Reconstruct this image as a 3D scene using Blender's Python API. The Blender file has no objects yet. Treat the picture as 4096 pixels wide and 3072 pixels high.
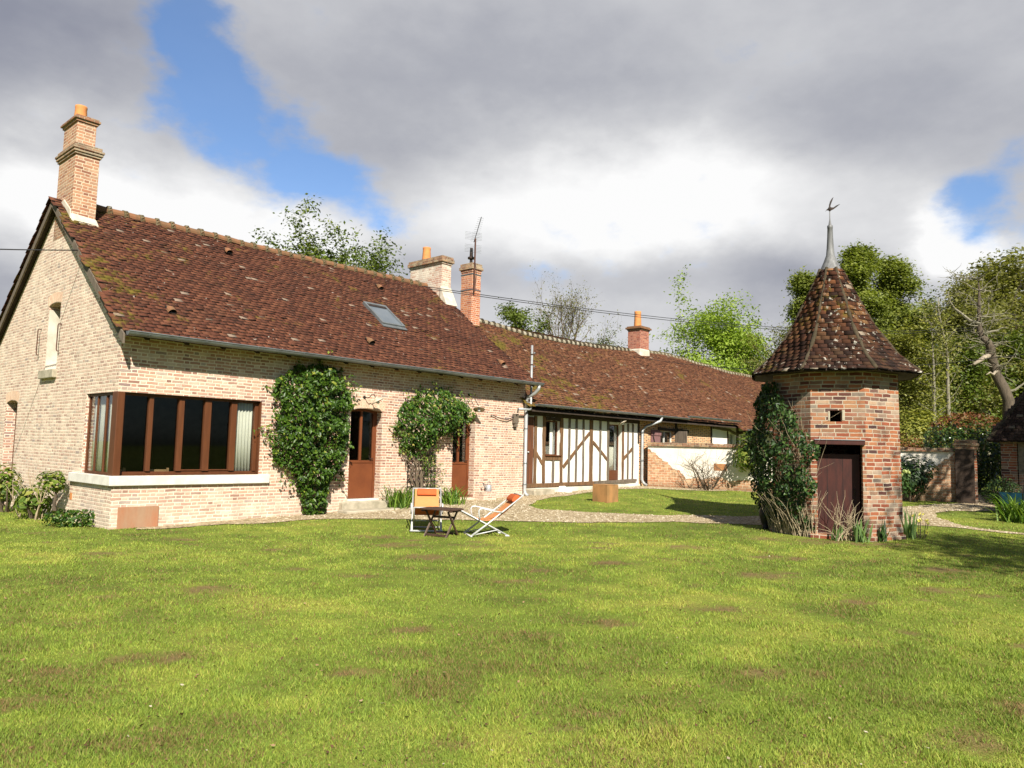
import bpy, bmesh, math, random
import numpy as np
from mathutils import Vector, Matrix
from mathutils.geometry import delaunay_2d_cdt

SC = bpy.context.scene
COL = SC.collection
rad = math.radians

# ------------------------------------------------------------------ camera
PITCH, ROLL = rad(4.975), rad(1.36)
fw = Vector((0, math.cos(PITCH), math.sin(PITCH)))
up0 = Vector((0, -math.sin(PITCH), math.cos(PITCH)))
rt0 = Vector((1, 0, 0))
rt = rt0 * math.cos(ROLL) + up0 * math.sin(ROLL)
up = -rt0 * math.sin(ROLL) + up0 * math.cos(ROLL)
cam_d = bpy.data.cameras.new('camera')
cam = bpy.data.objects.new('camera', cam_d)
COL.objects.link(cam)
cam.matrix_world = Matrix(((rt.x, up.x, -fw.x, 0), (rt.y, up.y, -fw.y, 0), (rt.z, up.z, -fw.z, 1.6), (0, 0, 0, 1)))
cam_d.sensor_width = 36
cam_d.lens = 2981.5 / 4096 * 36
cam_d.clip_start = 0.05
cam_d.clip_end = 2000
SC.camera = cam

SC.view_settings.view_transform = 'Standard'
SC.view_settings.look = 'None'
SC.view_settings.exposure = 0.95
SC.view_settings.gamma = 1.0
SC.cycles.max_bounces = 6
SC.cycles.transparent_max_bounces = 12
SC.cycles.use_denoising = True

# ------------------------------------------------------------------ node helper
class NT:
    def __init__(s, tree):
        s.t = tree
    def n(s, typ, ins=None, **at):
        nd = s.t.nodes.new(typ)
        for k, v in at.items():
            setattr(nd, k, v)
        for k, v in (ins or {}).items():
            s.put(nd.inputs[k], v)
        return nd
    def put(s, sock, v):
        if isinstance(v, bpy.types.NodeSocket):
            s.t.links.new(v, sock)
        elif isinstance(v, (tuple, list)) and sock.type == 'RGBA' and len(v) == 3:
            sock.default_value = (*v, 1)
        else:
            sock.default_value = v
    def m(s, op, a, b=None, c=None, clamp=False):
        nd = s.t.nodes.new('ShaderNodeMath')
        nd.operation = op
        nd.use_clamp = clamp
        for i, v in enumerate((a, b, c)):
            if v is not None:
                s.put(nd.inputs[i], v)
        return nd.outputs[0]
    def vm(s, op, a, b=None, scale=None):
        nd = s.t.nodes.new('ShaderNodeVectorMath')
        nd.operation = op
        s.put(nd.inputs[0], a)
        if b is not None:
            s.put(nd.inputs[1], b)
        if scale is not None:
            s.put(nd.inputs['Scale'], scale)
        return nd.outputs['Value'] if op in ('LENGTH', 'DOT_PRODUCT', 'DISTANCE') else nd.outputs[0]
    def mix(s, f, a, b, mode='MIX'):
        nd = s.t.nodes.new('ShaderNodeMix')
        nd.data_type = 'RGBA'
        nd.blend_type = mode
        s.put(nd.inputs[0], f)
        s.put(nd.inputs[6], a)
        s.put(nd.inputs[7], b)
        return nd.outputs[2]
    def ramp(s, f, stops, interp='LINEAR'):
        nd = s.t.nodes.new('ShaderNodeValToRGB')
        cr = nd.color_ramp
        cr.interpolation = interp
        while len(cr.elements) < len(stops):
            cr.elements.new(0.5)
        for e, (p, c) in zip(cr.elements, stops):
            e.position = p
            e.color = (*c, 1)
        s.put(nd.inputs[0], f)
        return nd.outputs[0]
    def noise(s, vec, scale, detail=4, rough=.55, dist=0, out='Fac'):
        nd = s.n('ShaderNodeTexNoise', {'Scale': scale, 'Detail': detail, 'Roughness': rough, 'Distortion': dist})
        if vec is not None:
            s.put(nd.inputs['Vector'], vec)
        return nd.outputs[out]
    def sstep(s, x, e0, e1, t0=0.0, t1=1.0):
        nd = s.n('ShaderNodeMapRange', {0: x, 1: e0, 2: e1, 3: t0, 4: t1}, interpolation_type='SMOOTHSTEP', clamp=True)
        return nd.outputs[0]
    def xyz(s, v):
        nd = s.n('ShaderNodeSeparateXYZ', {0: v})
        return nd.outputs[0], nd.outputs[1], nd.outputs[2]
    def comb(s, x, y, z):
        return s.n('ShaderNodeCombineXYZ', {0: x, 1: y, 2: z}).outputs[0]
    def bump(s, h, strength=.5, dist=.01):
        return s.n('ShaderNodeBump', {'Height': h, 'Strength': strength, 'Distance': dist}).outputs[0]

# ------------------------------------------------------------------ sky (world) and sun
SUN_D = Vector((-0.25, 0.97, -0.78)).normalized()       # the way the light travels
SUN_EL = math.asin(-SUN_D.z)
SUN_AZ = math.atan2(-SUN_D.x, -SUN_D.y)
W = bpy.data.worlds.new('World')
SC.world = W
W.use_nodes = True
wt = W.node_tree
wt.nodes.clear()
k = NT(wt)
sky = k.n('ShaderNodeTexSky', sky_type='NISHITA', sun_disc=False, sun_elevation=SUN_EL, sun_rotation=SUN_AZ,
          altitude=100, air_density=1.0, dust_density=0.6, ozone_density=2.0)
bg_sky = k.n('ShaderNodeBackground', {'Color': k.mix(1.0, sky.outputs[0], (.72, .90, 1.08), 'MULTIPLY'), 'Strength': 0.085})
dirv = k.n('ShaderNodeTexCoord').outputs['Generated']
dx, dy, dz = k.xyz(dirv)
wn = k.n('ShaderNodeTexNoise', {'Scale': 3.2, 'Detail': 7, 'Roughness': .56, 'Vector': k.vm('MULTIPLY', dirv, (1, 1, 1.7))})
wr, wg, wb = k.xyz(wn.outputs['Color'])
az0 = k.m('MULTIPLY', k.m('ARCTAN2', dx, dy), 57.2958)
el0 = k.m('MULTIPLY', k.m('ARCSINE', dz), 57.2958)
az = k.m('ADD', az0, k.m('MULTIPLY', k.m('SUBTRACT', wr, .5), 17))
el = k.m('ADD', el0, k.m('MULTIPLY', k.m('SUBTRACT', wg, .5), 11))
def gauss(a, e, sa, se, w):
    qa = k.m('POWER', k.m('MULTIPLY', k.m('SUBTRACT', az, a), 1 / sa), 2)
    qe = k.m('POWER', k.m('MULTIPLY', k.m('SUBTRACT', el, e), 1 / se), 2)
    return k.m('MULTIPLY', k.m('POWER', 2.71828, k.m('MULTIPLY', k.m('ADD', qa, qe), -1)), w)
def gsum(L):
    r = None
    for q in L:
        g = gauss(*q)
        r = g if r is None else k.m('ADD', r, g)
    return r
light = gsum([(-35, 23.5, 8, 4.5, -.22), (-30, 27, 6, 4, -.12), (-5, 26, 15, 4.5, -.17), (-12, 21, 5, 3, -.08), (27, 24, 12, 4.5, -.13),
              (-34, 16, 7, 2.8, .22), (-27, 14, 9, 4, .30), (-17, 14.5, 5.5, 3, .32), (3, 18.2, 13, 4.2, .30),
              (13, 19, 7, 4.5, .22), (23, 17, 8, 3.0, .12), (30.8, 14.6, 2.7, 1.8, .55), (34, 12, 5, 2.2, .26),
              (4, 12.4, 15, 2.0, -.13), (20, 11.5, 6, 3, -.17), (-36, 9, 5, 3, -.20), (4, 8.5, 16, 2.5, .10)])
nz1 = k.noise(k.vm('MULTIPLY', dirv, (1, 1, 2.0)), 4.6, 8, .54)
nz2 = k.noise(k.vm('MULTIPLY', dirv, (1, 1, 1.6)), 19, 6, .6)
bri = k.m('ADD', k.m('ADD', .70, light), k.m('ADD', k.m('MULTIPLY', k.m('SUBTRACT', nz1, .5), .34),
                                              k.m('MULTIPLY', k.m('SUBTRACT', nz2, .5), .08)))
ccol = k.ramp(bri, [(0.18, (.16, .175, .235)), (.40, (.27, .285, .35)), (.58, (.42, .43, .475)), (.78, (.63, .635, .655)), (1.0, (.93, .93, .93))])
holes = gsum([(-25.0, 27, 3.6, 5, .95), (-22.0, 22.8, 5.2, 4.2, 1.0), (-16.0, 20.0, 6.0, 2.9, .95), (-10.0, 16.4, 2.6, 3.0, .5),
              (34.0, 16.8, 3.6, 2.6, .95), (37, 20, 3, 2.5, .6), (15.5, 29.5, 4, 4, .25), (-27, 15, 4, 2, -.4)])
hole = k.sstep(k.m('ADD', holes, k.m('ADD', k.m('MULTIPLY', k.m('SUBTRACT', nz1, .5), 2.0), k.m('MULTIPLY', k.m('SUBTRACT', nz2, .5), .9))), .32, .98, 0, .88)
back = k.sstep(dy, .45, -.05)                             # behind the viewer: unseen sky, darkened to weaken fill on the house front
hole = k.m('MAXIMUM', hole, k.m('MULTIPLY', back, .4))
ccol = k.mix(k.m('MULTIPLY', k.m('MAXIMUM', back, k.sstep(el0, 36, 60)), .85), ccol, (.085, .09, .11))  # made-up dark grey sky behind and overhead, cutting the ambient light
hz = k.sstep(el0, -1, 1)
bg_c = k.n('ShaderNodeBackground', {'Color': ccol, 'Strength': 0.545})
mx = k.n('ShaderNodeMixShader', {0: hole, 1: bg_c.outputs[0], 2: bg_sky.outputs[0]})
bg_g = k.n('ShaderNodeBackground', {'Color': (.05, .06, .03), 'Strength': 1.0})
mx2 = k.n('ShaderNodeMixShader', {0: hz, 1: bg_g.outputs[0], 2: mx.outputs[0]})
wo = k.n('ShaderNodeOutputWorld', {0: mx2.outputs[0]})

sd = bpy.data.lights.new('sun', 'SUN')
sd.energy = 5.0
sd.angle = rad(.5)
sd.color = (1.0, .94, .83)
sun = bpy.data.objects.new('sun', sd)
COL.objects.link(sun)
sun.rotation_euler = SUN_D.to_track_quat('-Z', 'Y').to_euler()

# ------------------------------------------------------------------ mesh helpers
def box_uv(me):
    """metric UVs: u runs level along each face, v runs up it"""
    uvl = me.uv_layers.new(name='UVMap')
    for p in me.polygons:
        nr = p.normal
        if abs(nr.z) > .9:
            for li in p.loop_indices:
                c = me.vertices[me.loops[li].vertex_index].co
                uvl.data[li].uv = (c.x, c.y)
        else:
            t = Vector((-nr.y, nr.x, 0)).normalized()
            b = nr.cross(t)
            if b.z < 0:
                b = -b
            for li in p.loop_indices:
                c = me.vertices[me.loops[li].vertex_index].co
                uvl.data[li].uv = (c.dot(t), c.z / max(.3, b.z))

class MB:
    def __init__(s):
        s.V, s.F = [], []
    def add(s, V, F):
        o = len(s.V)
        s.V += [tuple(v) for v in V]
        s.F += [tuple(i + o for i in f) for f in F]
        return s
    def box(s, x0, x1, y0, y1, z0, z1):
        return s.add([(x0, y0, z0), (x1, y0, z0), (x1, y1, z0), (x0, y1, z0), (x0, y0, z1), (x1, y0, z1), (x1, y1, z1), (x0, y1, z1)],
                     [(0, 3, 2, 1), (4, 5, 6, 7), (0, 1, 5, 4), (1, 2, 6, 5), (2, 3, 7, 6), (3, 0, 4, 7)])
    def obox(s, c, ax, ay, az):
        c, ax, ay, az = map(Vector, (c, ax, ay, az))
        V = [c + ax * i + ay * j + az * l for l in (-1, 1) for (i, j) in ((-1, -1), (1, -1), (1, 1), (-1, 1))]
        return s.add(V, [(0, 3, 2, 1), (4, 5, 6, 7), (0, 1, 5, 4), (1, 2, 6, 5), (2, 3, 7, 6), (3, 0, 4, 7)])
    def prism(s, poly, axis, t0, t1):
        n = len(poly)
        def P(a, b, t):
            return {'x': (t, a, b), 'y': (a, t, b), 'z': (a, b, t)}[axis]
        V = [P(a, b, t0) for a, b in poly] + [P(a, b, t1) for a, b in poly]
        return s.add(V, [tuple(range(n))[::-1], tuple(range(n, 2 * n))] + [(i, (i + 1) % n, n + (i + 1) % n, n + i) for i in range(n)])
    def tube(s, pts, r, sides=8, cap=True):
        pts = [Vector(p) for p in pts]
        n = len(pts)
        rr = r if hasattr(r, '__len__') else [r] * n
        prev = None
        V = []
        for i, p in enumerate(pts):
            t = (pts[min(i + 1, n - 1)] - pts[max(i - 1, 0)])
            t = t.normalized() if t.length > 1e-9 else Vector((0, 0, 1))
            if prev is None:
                a = t.cross(Vector((0, 0, 1)) if abs(t.z) < .9 else Vector((1, 0, 0))).normalized()
            else:
                a = (prev - t * prev.dot(t))
                a = a.normalized() if a.length > 1e-6 else t.orthogonal().normalized()
            prev = a
            b = t.cross(a)
            for j in range(sides):
                an = 2 * math.pi * j / sides
                V.append(p + (a * math.cos(an) + b * math.sin(an)) * rr[i])
        F = []
        for i in range(n - 1):
            for j in range(sides):
                j2 = (j + 1) % sides
                F.append((i * sides + j, i * sides + j2, (i + 1) * sides + j2, (i + 1) * sides + j))
        if cap:
            F.append(tuple(range(sides))[::-1])
            F.append(tuple((n - 1) * sides + j for j in range(sides)))
        return s.add(V, F)
    def lathe(s, prof, segs=20, c=(0, 0, 0), rot=0.0):
        V, F = [], []
        for r, z in prof:
            for j in range(segs):
                an = rot + 2 * math.pi * j / segs
                V.append((c[0] + r * math.cos(an), c[1] + r * math.sin(an), c[2] + z))
        for i in range(len(prof) - 1):
            for j in range(segs):
                j2 = (j + 1) % segs
                F.append((i * segs + j, i * segs + j2, (i + 1) * segs + j2, (i + 1) * segs + j))
        F.append(tuple(range(segs))[::-1])
        F.append(tuple((len(prof) - 1) * segs + j for j in range(segs)))
        return s.add(V, F)
    def beam(s, p0, p1, w, t0, t1, rng=None, seg=6, jit=.07):
        """wavy-edged timber between two (u, z) points, running through n = t0..t1"""
        a, b = Vector(p0), Vector(p1)
        d = (b - a).normalized()
        q = Vector((-d.y, d.x))
        L, R = [], []
        for i in range(seg + 1):
            c = a.lerp(b, i / seg)
            j1 = (rng.uniform(-1, 1) * jit if rng else 0)
            j2 = (rng.uniform(-1, 1) * jit if rng else 0)
            L.append(c + q * w * (.5 + j1))
            R.append(c - q * w * (.5 + j2))
        V, F = [], []
        for i in range(seg + 1):
            V += [(L[i].x, t0, L[i].y), (R[i].x, t0, R[i].y), (R[i].x, t1, R[i].y), (L[i].x, t1, L[i].y)]
        for i in range(seg):
            o, o2 = i * 4, i * 4 + 4
            F += [(o + j, o + (j + 1) % 4, o2 + (j + 1) % 4, o2 + j) for j in range(4)]
        F += [(3, 2, 1, 0), tuple(seg * 4 + j for j in range(4))]
        return s.add(V, F)
    def mesh(s, name):
        me = bpy.data.meshes.new(name)
        me.from_pydata(s.V, [], s.F)
        bm = bmesh.new()
        bm.from_mesh(me)
        bmesh.ops.recalc_face_normals(bm, faces=bm.faces)
        bm.to_mesh(me)
        bm.free()
        return me
    def build(s, name, mat, parent=None, label=None, smooth=False, bevel=0, uv=True):
        me = s.mesh(name)
        return finish(name, me, mat, parent, label, smooth, bevel, uv)

def finish(name, me, mat, parent=None, label=None, smooth=False, bevel=0, uv=True):
    if uv:
        box_uv(me)
    me.materials.append(mat)
    if smooth:
        me.polygons.foreach_set('use_smooth', [True] * len(me.polygons))
    o = bpy.data.objects.new(name, me)
    COL.objects.link(o)
    if parent:
        o.parent = parent
    if label:
        o['label'] = label
    if bevel:
        md = o.modifiers.new('bevel', 'BEVEL')
        md.width = bevel
        md.segments = 2
        md.limit_method = 'ANGLE'
    return o

def np_mesh(name, V, F, rnd=None, smooth=False):
    V = np.asarray(V, np.float32)
    F = np.asarray(F, np.int32)
    me = bpy.data.meshes.new(name)
    me.vertices.add(len(V))
    me.vertices.foreach_set('co', V.ravel())
    m, kk = F.shape
    me.loops.add(m * kk)
    me.loops.foreach_set('vertex_index', F.ravel())
    me.polygons.add(m)
    me.polygons.foreach_set('loop_start', np.arange(0, m * kk, kk, dtype=np.int32))
    me.update(calc_edges=True)
    if rnd is not None:
        at = me.attributes.new('rnd', 'FLOAT', 'FACE')
        at.data.foreach_set('value', np.asarray(rnd, np.float32))
    if smooth:
        me.polygons.foreach_set('use_smooth', np.ones(m, bool))
    return me

def boolcut(base, cutters):
    def tmp(mb):
        o = bpy.data.objects.new('tmp', mb.mesh('tmp'))
        COL.objects.link(o)
        return o
    ob = tmp(base)
    cs = [tmp(c) for c in cutters]
    for c in cs:
        md = ob.modifiers.new('b', 'BOOLEAN')
        md.operation = 'DIFFERENCE'
        md.solver = 'EXACT'
        md.object = c
    bpy.context.view_layer.update()
    dg = bpy.context.evaluated_depsgraph_get()
    me = bpy.data.meshes.new_from_object(ob.evaluated_get(dg))
    for o in [ob] + cs:
        m_ = o.data
        bpy.data.objects.remove(o)
        bpy.data.meshes.remove(m_)
    return me

def tag(o, label=None, cat=None, group=None, kind=None):
    for a, v in (('label', label), ('category', cat), ('group', group), ('kind', kind)):
        if v:
            o[a] = v
    return o

def thing(name, label, cat, loc=(0, 0, 0), rz=0.0, group=None):
    o = bpy.data.objects.new(name, None)
    o.empty_display_size = .2
    COL.objects.link(o)
    o.location = loc
    o.rotation_euler = (0, 0, rz)
    return tag(o, label, cat, group)

# house frame: u along the facade, n into the house, z up
HA = rad(41.653)
HO = Vector((-7.0466, 13.3231, 0))
HU = Vector((math.sin(HA), math.cos(HA), 0))
HN = Vector((-math.cos(HA), math.sin(HA), 0))
HR = math.pi / 2 - HA
def HP(u, n, z):
    return HO + HU * u + HN * n + Vector((0, 0, z))

def zt(x, y):
    x = np.asarray(x, float)
    y = np.asarray(y, float)
    q = y - 13.3
    sp = np.where(q > 8, q, np.log1p(np.exp(np.minimum(q, 8) * 1.6)) / 1.6)
    w = np.clip((x + 9.5) / 6.5, 0, 1)
    w = w * w * (3 - 2 * w)
    return np.minimum(.03 * sp * w, .9)
def Z(x, y):
    return float(zt(x, y))

def vnoise(x, y, sc, seed=0):
    x = np.asarray(x, float) * sc
    y = np.asarray(y, float) * sc
    xi, yi = np.floor(x), np.floor(y)
    fx, fy = x - xi, y - yi
    fx, fy = fx * fx * (3 - 2 * fx), fy * fy * (3 - 2 * fy)
    def h(a, b):
        v = np.sin(a * 127.1 + b * 311.7 + seed * 74.7) * 43758.5453
        return v - np.floor(v)
    return (h(xi, yi) * (1 - fx) + h(xi + 1, yi) * fx) * (1 - fy) + (h(xi, yi + 1) * (1 - fx) + h(xi + 1, yi + 1) * fx) * fy
def fbm(x, y, sc, seed=0):
    return .5 * vnoise(x, y, sc, seed) + .3 * vnoise(x, y, sc * 2.1, seed + 1) + .2 * vnoise(x, y, sc * 4.3, seed + 2)

def inpoly(x, y, poly):
    x = np.asarray(x)
    y = np.asarray(y)
    r = np.zeros(x.shape, bool)
    n = len(poly)
    for i in range(n):
        x0, y0 = poly[i]
        x1, y1 = poly[(i + 1) % n]
        c = ((y0 > y) != (y1 > y)) & (x < (x1 - x0) * (y - y0) / (y1 - y0 + 1e-12) + x0)
        r ^= c
    return r

# ------------------------------------------------------------------ materials
def new_mat(name):
    m = bpy.data.materials.new(name)
    m.use_nodes = True
    m.node_tree.nodes.clear()
    return m, NT(m.node_tree)
def pbsdf(kk, col, rough=.8, metal=0.0, spec=.3, normal=None, **kw):
    ins = {'Base Color': col, 'Roughness': rough, 'Metallic': metal, 'Specular IOR Level': spec}
    if normal is not None:
        ins['Normal'] = normal
    ins.update(kw)
    b = kk.n('ShaderNodeBsdfPrincipled', ins)
    kk.n('ShaderNodeOutputMaterial', {0: b.outputs[0]})
    return b
def objco(kk):
    return kk.n('ShaderNodeTexCoord').outputs['Object']

def plain(name, c0, c1=None, scale=6.0, rough=.7, metal=0.0, bump=.15, stretch=(1, 1, 1), spec=.3, detail=6, dist=.004):
    m, kk = new_mat(name)
    v = kk.vm('MULTIPLY', objco(kk), stretch)
    f = kk.noise(v, scale, detail, .6)
    col = kk.mix(kk.sstep(f, .3, .7), c0, c1 or tuple(q * .7 for q in c0))
    f2 = kk.noise(v, scale * 9, 4, .6)
    col = kk.mix(.35, col, kk.mix(f2, (0.35, .35, .35), (1.5, 1.5, 1.5)), 'MULTIPLY') if False else kk.mix(kk.m('MULTIPLY', f2, .35), col, tuple(q * .5 for q in c0))
    pbsdf(kk, col, rough, metal, spec, kk.bump(kk.m('ADD', f, kk.m('MULTIPLY', f2, .4)), bump, dist))
    return m

def brick_mat(name, stops, mortar, L=.22, H=.065, joint=.013, wash=.35, wash_lo=.45, hdr_dark=None, row_jit=.15, grime=0.0, bump=.6, base_wash=0.0, sf=.6667):
    m, kk = new_mat(name)
    uv = kk.n('ShaderNodeUVMap', uv_map='UVMap').outputs[0]
    ux, uy, _ = kk.xyz(uv)
    ob = objco(kk)
    w1 = kk.noise(ob, 9, 3, .6)
    w2 = kk.noise(kk.vm('ADD', ob, (7.3, 1.1, 3.7)), 3.0, 3, .6)
    uy = kk.m('ADD', uy, kk.m('ADD', kk.m('MULTIPLY', kk.m('SUBTRACT', w1, .5), H * .16), kk.m('MULTIPLY', kk.m('SUBTRACT', w2, .5), H * .5)))
    ux = kk.m('ADD', ux, kk.m('MULTIPLY', kk.m('SUBTRACT', w1, .5), H * .25))
    v = kk.m('DIVIDE', uy, H)
    row = kk.m('FLOOR', v)
    fv = kk.m('FRACT', v)
    rj = kk.n('ShaderNodeTexWhiteNoise', {'W': row}, noise_dimensions='1D').outputs[0]
    per = L / sf
    x = kk.m('ADD', kk.m('DIVIDE', ux, per), kk.m('ADD', kk.m('MULTIPLY', row, .5), kk.m('MULTIPLY', rj, row_jit)))
    cell = kk.m('FLOOR', x)
    fx = kk.m('FRACT', x)
    hdr = kk.m('GREATER_THAN', fx, sf)
    ident = kk.m('ADD', kk.m('MULTIPLY', cell, 2), hdr)
    ed = kk.m('MINIMUM', kk.m('MINIMUM', fx, kk.m('SUBTRACT', 1, fx)), kk.m('ABSOLUTE', kk.m('SUBTRACT', fx, sf)))
    dxm = kk.m('MULTIPLY', ed, per)
    dym = kk.m('MULTIPLY', kk.m('MINIMUM', fv, kk.m('SUBTRACT', 1, fv)), H)
    d = kk.m('MINIMUM', dxm, dym)
    fine = kk.noise(ob, 55, 4, .65)
    d = kk.m('ADD', d, kk.m('MULTIPLY', kk.m('SUBTRACT', fine, .5), joint * .55))
    mask = kk.sstep(d, joint * .35, joint * .8)
    wn_ = kk.n('ShaderNodeTexWhiteNoise', {'Vector': kk.comb(ident, row, 0)}, noise_dimensions='3D')
    rnd = wn_.outputs[0]
    col = kk.ramp(rnd, stops)
    if hdr_dark:
        col = kk.mix(kk.m('MULTIPLY', hdr, .85), col, hdr_dark)
    col = kk.mix(kk.sstep(fine, .35, .75, 0, .4), col, kk.mix(.5, col, (.08, .05, .04)))
    big = kk.noise(ob, .9, 5, .62)
    r2 = kk.n('ShaderNodeTexWhiteNoise', {'Vector': kk.comb(row, ident, 5.5)}, noise_dimensions='3D').outputs[0]
    wsh = kk.m('MULTIPLY', kk.sstep(kk.m('ADD', big, kk.m('MULTIPLY', kk.m('SUBTRACT', r2, .5), .45)), wash_lo, wash_lo + .3), wash)
    if base_wash:
        zz = kk.xyz(ob)[2]
        wsh = kk.m('MAXIMUM', wsh, kk.m('MULTIPLY', kk.sstep(kk.m('ADD', zz, kk.m('MULTIPLY', kk.m('SUBTRACT', big, .5), 1.4)), .95, .15), kk.m('ADD', base_wash, kk.m('MULTIPLY', kk.m('SUBTRACT', r2, .5), .5))))
        dmp = kk.sstep(kk.m('ADD', zz, kk.m('MULTIPLY', kk.m('SUBTRACT', w1, .5), .5)), .34, .06, 0, .35)
        col = kk.mix(dmp, col, (.20, .165, .11))
    mcol = kk.mix(kk.sstep(kk.noise(ob, 3.5, 5, .6), .35, .7), mortar, tuple(q * .72 for q in mortar))
    col = kk.mix(wsh, col, mcol)
    col = kk.mix(mask, mcol, col)
    if grime:
        g = kk.sstep(kk.noise(kk.vm('MULTIPLY', ob, (1, 1, .45)), 2.2, 6, .65), .52, .75, 0, grime)
        col = kk.mix(g, col, (.05, .04, .03))
    hgt = kk.m('ADD', kk.m('MULTIPLY', mask, kk.m('ADD', .7, kk.m('MULTIPLY', rnd, .3))), kk.m('MULTIPLY', fine, .35))
    pbsdf(kk, col, .88, 0, .2, kk.bump(hgt, bump, .008))
    return m

M = {}
M['brick_pale'] = brick_mat('pale pink lime-washed brick', [(0, (.24, .125, .095)), (.14, (.34, .185, .135)), (.4, (.42, .235, .17)), (.62, (.45, .265, .185)), (.8, (.47, .31, .21)), (.93, (.34, .205, .17)), (1, (.19, .14, .135))],
                            (.67, .56, .44), L=.215, H=.064, joint=.0165, wash=.5, wash_lo=.48, base_wash=.5)
M['brick_gable'] = brick_mat('cream washed gable brick', [(0, (.33, .22, .175)), (.2, (.44, .29, .225)), (.55, (.52, .36, .275)), (.85, (.60, .44, .34)), (1, (.30, .235, .21))],
                             (.74, .625, .485), L=.21, H=.0655, joint=.018, wash=.5, wash_lo=.42, base_wash=.4)
M['brick_red'] = brick_mat('weathered red brick with white mortar', [(0, (.05, .03, .03)), (.15, (.14, .040, .024)), (.4, (.25, .070, .034)), (.65, (.30, .11, .048)), (.85, (.34, .17, .085)), (1, (.12, .065, .052))],
                           (.40, .335, .25), L=.24, H=.078, joint=.016, wash=.6, wash_lo=.5, grime=.5, row_jit=.8, sf=1.0)
M['brick_orange'] = brick_mat('orange brick', [(0, (.30, .09, .05)), (.4, (.45, .15, .07)), (.8, (.52, .21, .10)), (1, (.35, .12, .07))],
                              (.60, .48, .36), L=.22, H=.07, joint=.012, wash=.1)
M['brick_wing'] = brick_mat('tan and orange brick with dark headers', [(0, (.38, .17, .08)), (.5, (.48, .22, .10)), (1, (.55, .30, .15))],
                            (.75, .58, .36), L=.22, H=.068, joint=.014, wash=.1, hdr_dark=(.10, .055, .05))
M['brick_white'] = brick_mat('white-washed brick', [(0, (.42, .24, .18)), (.5, (.48, .30, .22)), (1, (.55, .40, .30))],
                             (.66, .58, .47), L=.22, H=.07, joint=.016, wash=.85, wash_lo=.40, grime=.15)
M['brick_chim'] = brick_mat('old chimney brick', [(0, (.22, .09, .06)), (.3, (.37, .165, .095)), (.7, (.44, .235, .135)), (1, (.34, .20, .13))],
                            (.60, .48, .34), L=.21, H=.068, joint=.014, wash=.25, wash_lo=.5, grime=.25)
M['brick_dark'] = brick_mat('lichen-stained brick coping', [(0, (.12, .06, .04)), (.5, (.26, .12, .07)), (1, (.36, .22, .12))],
                            (.36, .32, .22), L=.2, H=.06, joint=.01, wash=.5, wash_lo=.45, grime=.6)
M['brick_chim_red'] = brick_mat('red chimney brick', [(0, (.22, .07, .05)), (.5, (.36, .12, .08)), (1, (.42, .18, .11))],
                                (.38, .26, .19), L=.22, H=.075, joint=.01, wash=.2)

def tile_mat(name, stops, moss_amt=.5, lichen=.5, mossy_ends=None, soot=.6, tilevar=.55, dark_low=None, spots=.66):
    m, kk = new_mat(name)
    r = kk.n('ShaderNodeAttribute', attribute_name='rnd').outputs['Fac']
    ob = objco(kk)
    big = kk.noise(ob, .55, 5, .6)
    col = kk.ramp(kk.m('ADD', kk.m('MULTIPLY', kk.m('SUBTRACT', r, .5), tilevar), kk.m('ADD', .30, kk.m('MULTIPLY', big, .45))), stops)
    f = kk.noise(ob, 24, 5, .65)
    col = kk.mix(kk.sstep(f, .45, .75, 0, .6), col, (.025, .016, .012))
    dk = kk.sstep(kk.m('ADD', kk.noise(kk.vm('ADD', ob, (11, 4, 2)), 1.7, 6, .7), kk.m('MULTIPLY', kk.m('SUBTRACT', f, .5), .3)), .48, .64, 0, soot)
    if dark_low:                                          # the foot of the roof stays damp and blackens
        zl = kk.m('ADD', kk.xyz(ob)[2], kk.m('MULTIPLY', kk.m('SUBTRACT', big, .5), 2.2))
        dk = kk.m('MAXIMUM', dk, kk.m('MULTIPLY', kk.sstep(zl, dark_low[1], dark_low[0]), kk.m('ADD', .55, kk.m('MULTIPLY', kk.m('SUBTRACT', r, .5), .6))))
    col = kk.mix(dk, col, (.018, .012, .010))
    lich = kk.m('MULTIPLY', kk.sstep(kk.noise(ob, 11, 4, .6), spots, spots + .05), kk.sstep(kk.noise(kk.vm('ADD', ob, (3, 9, 1)), 1.4, 4, .6), .45, .62))
    col = kk.mix(kk.m('MULTIPLY', lich, lichen), col, (.42, .39, .33))
    rr = kk.n('ShaderNodeTexWhiteNoise', {'W': kk.m('MULTIPLY', r, 977.0)}, noise_dimensions='1D').outputs[0]
    col = kk.mix(kk.m('MULTIPLY', kk.sstep(rr, .986, .990), lichen * .5), col, (.36, .30, .23))
    mo = kk.m('ADD', kk.noise(ob, 1.1, 6, .68), kk.m('MULTIPLY', kk.m('SUBTRACT', kk.noise(ob, 9, 4, .6), .5), .45))
    if mossy_ends:
        oz = kk.xyz(ob)[0]
        mo = kk.m('ADD', mo, kk.sstep(oz, mossy_ends[1], mossy_ends[0], 0, .11))
    msk = kk.m('MULTIPLY', kk.sstep(mo, .60, .74), moss_amt)
    mc = kk.mix(kk.noise(ob, 7, 4, .6), (.055, .052, .010), (.17, .125, .018))
    col = kk.mix(msk, col, mc)
    pbsdf(kk, col, .9, 0, .15, kk.bump(f, .4, .006))
    return m
M['tile'] = tile_mat('old brown plain tiles', [(0, (.012, .008, .007)), (.12, (.055, .022, .014)), (.35, (.086, .031, .019)), (.6, (.112, .041, .023)), (.82, (.142, .056, .031)), (1, (.21, .11, .06))], .9, .9, (-.2, 2.2), .3)
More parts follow.
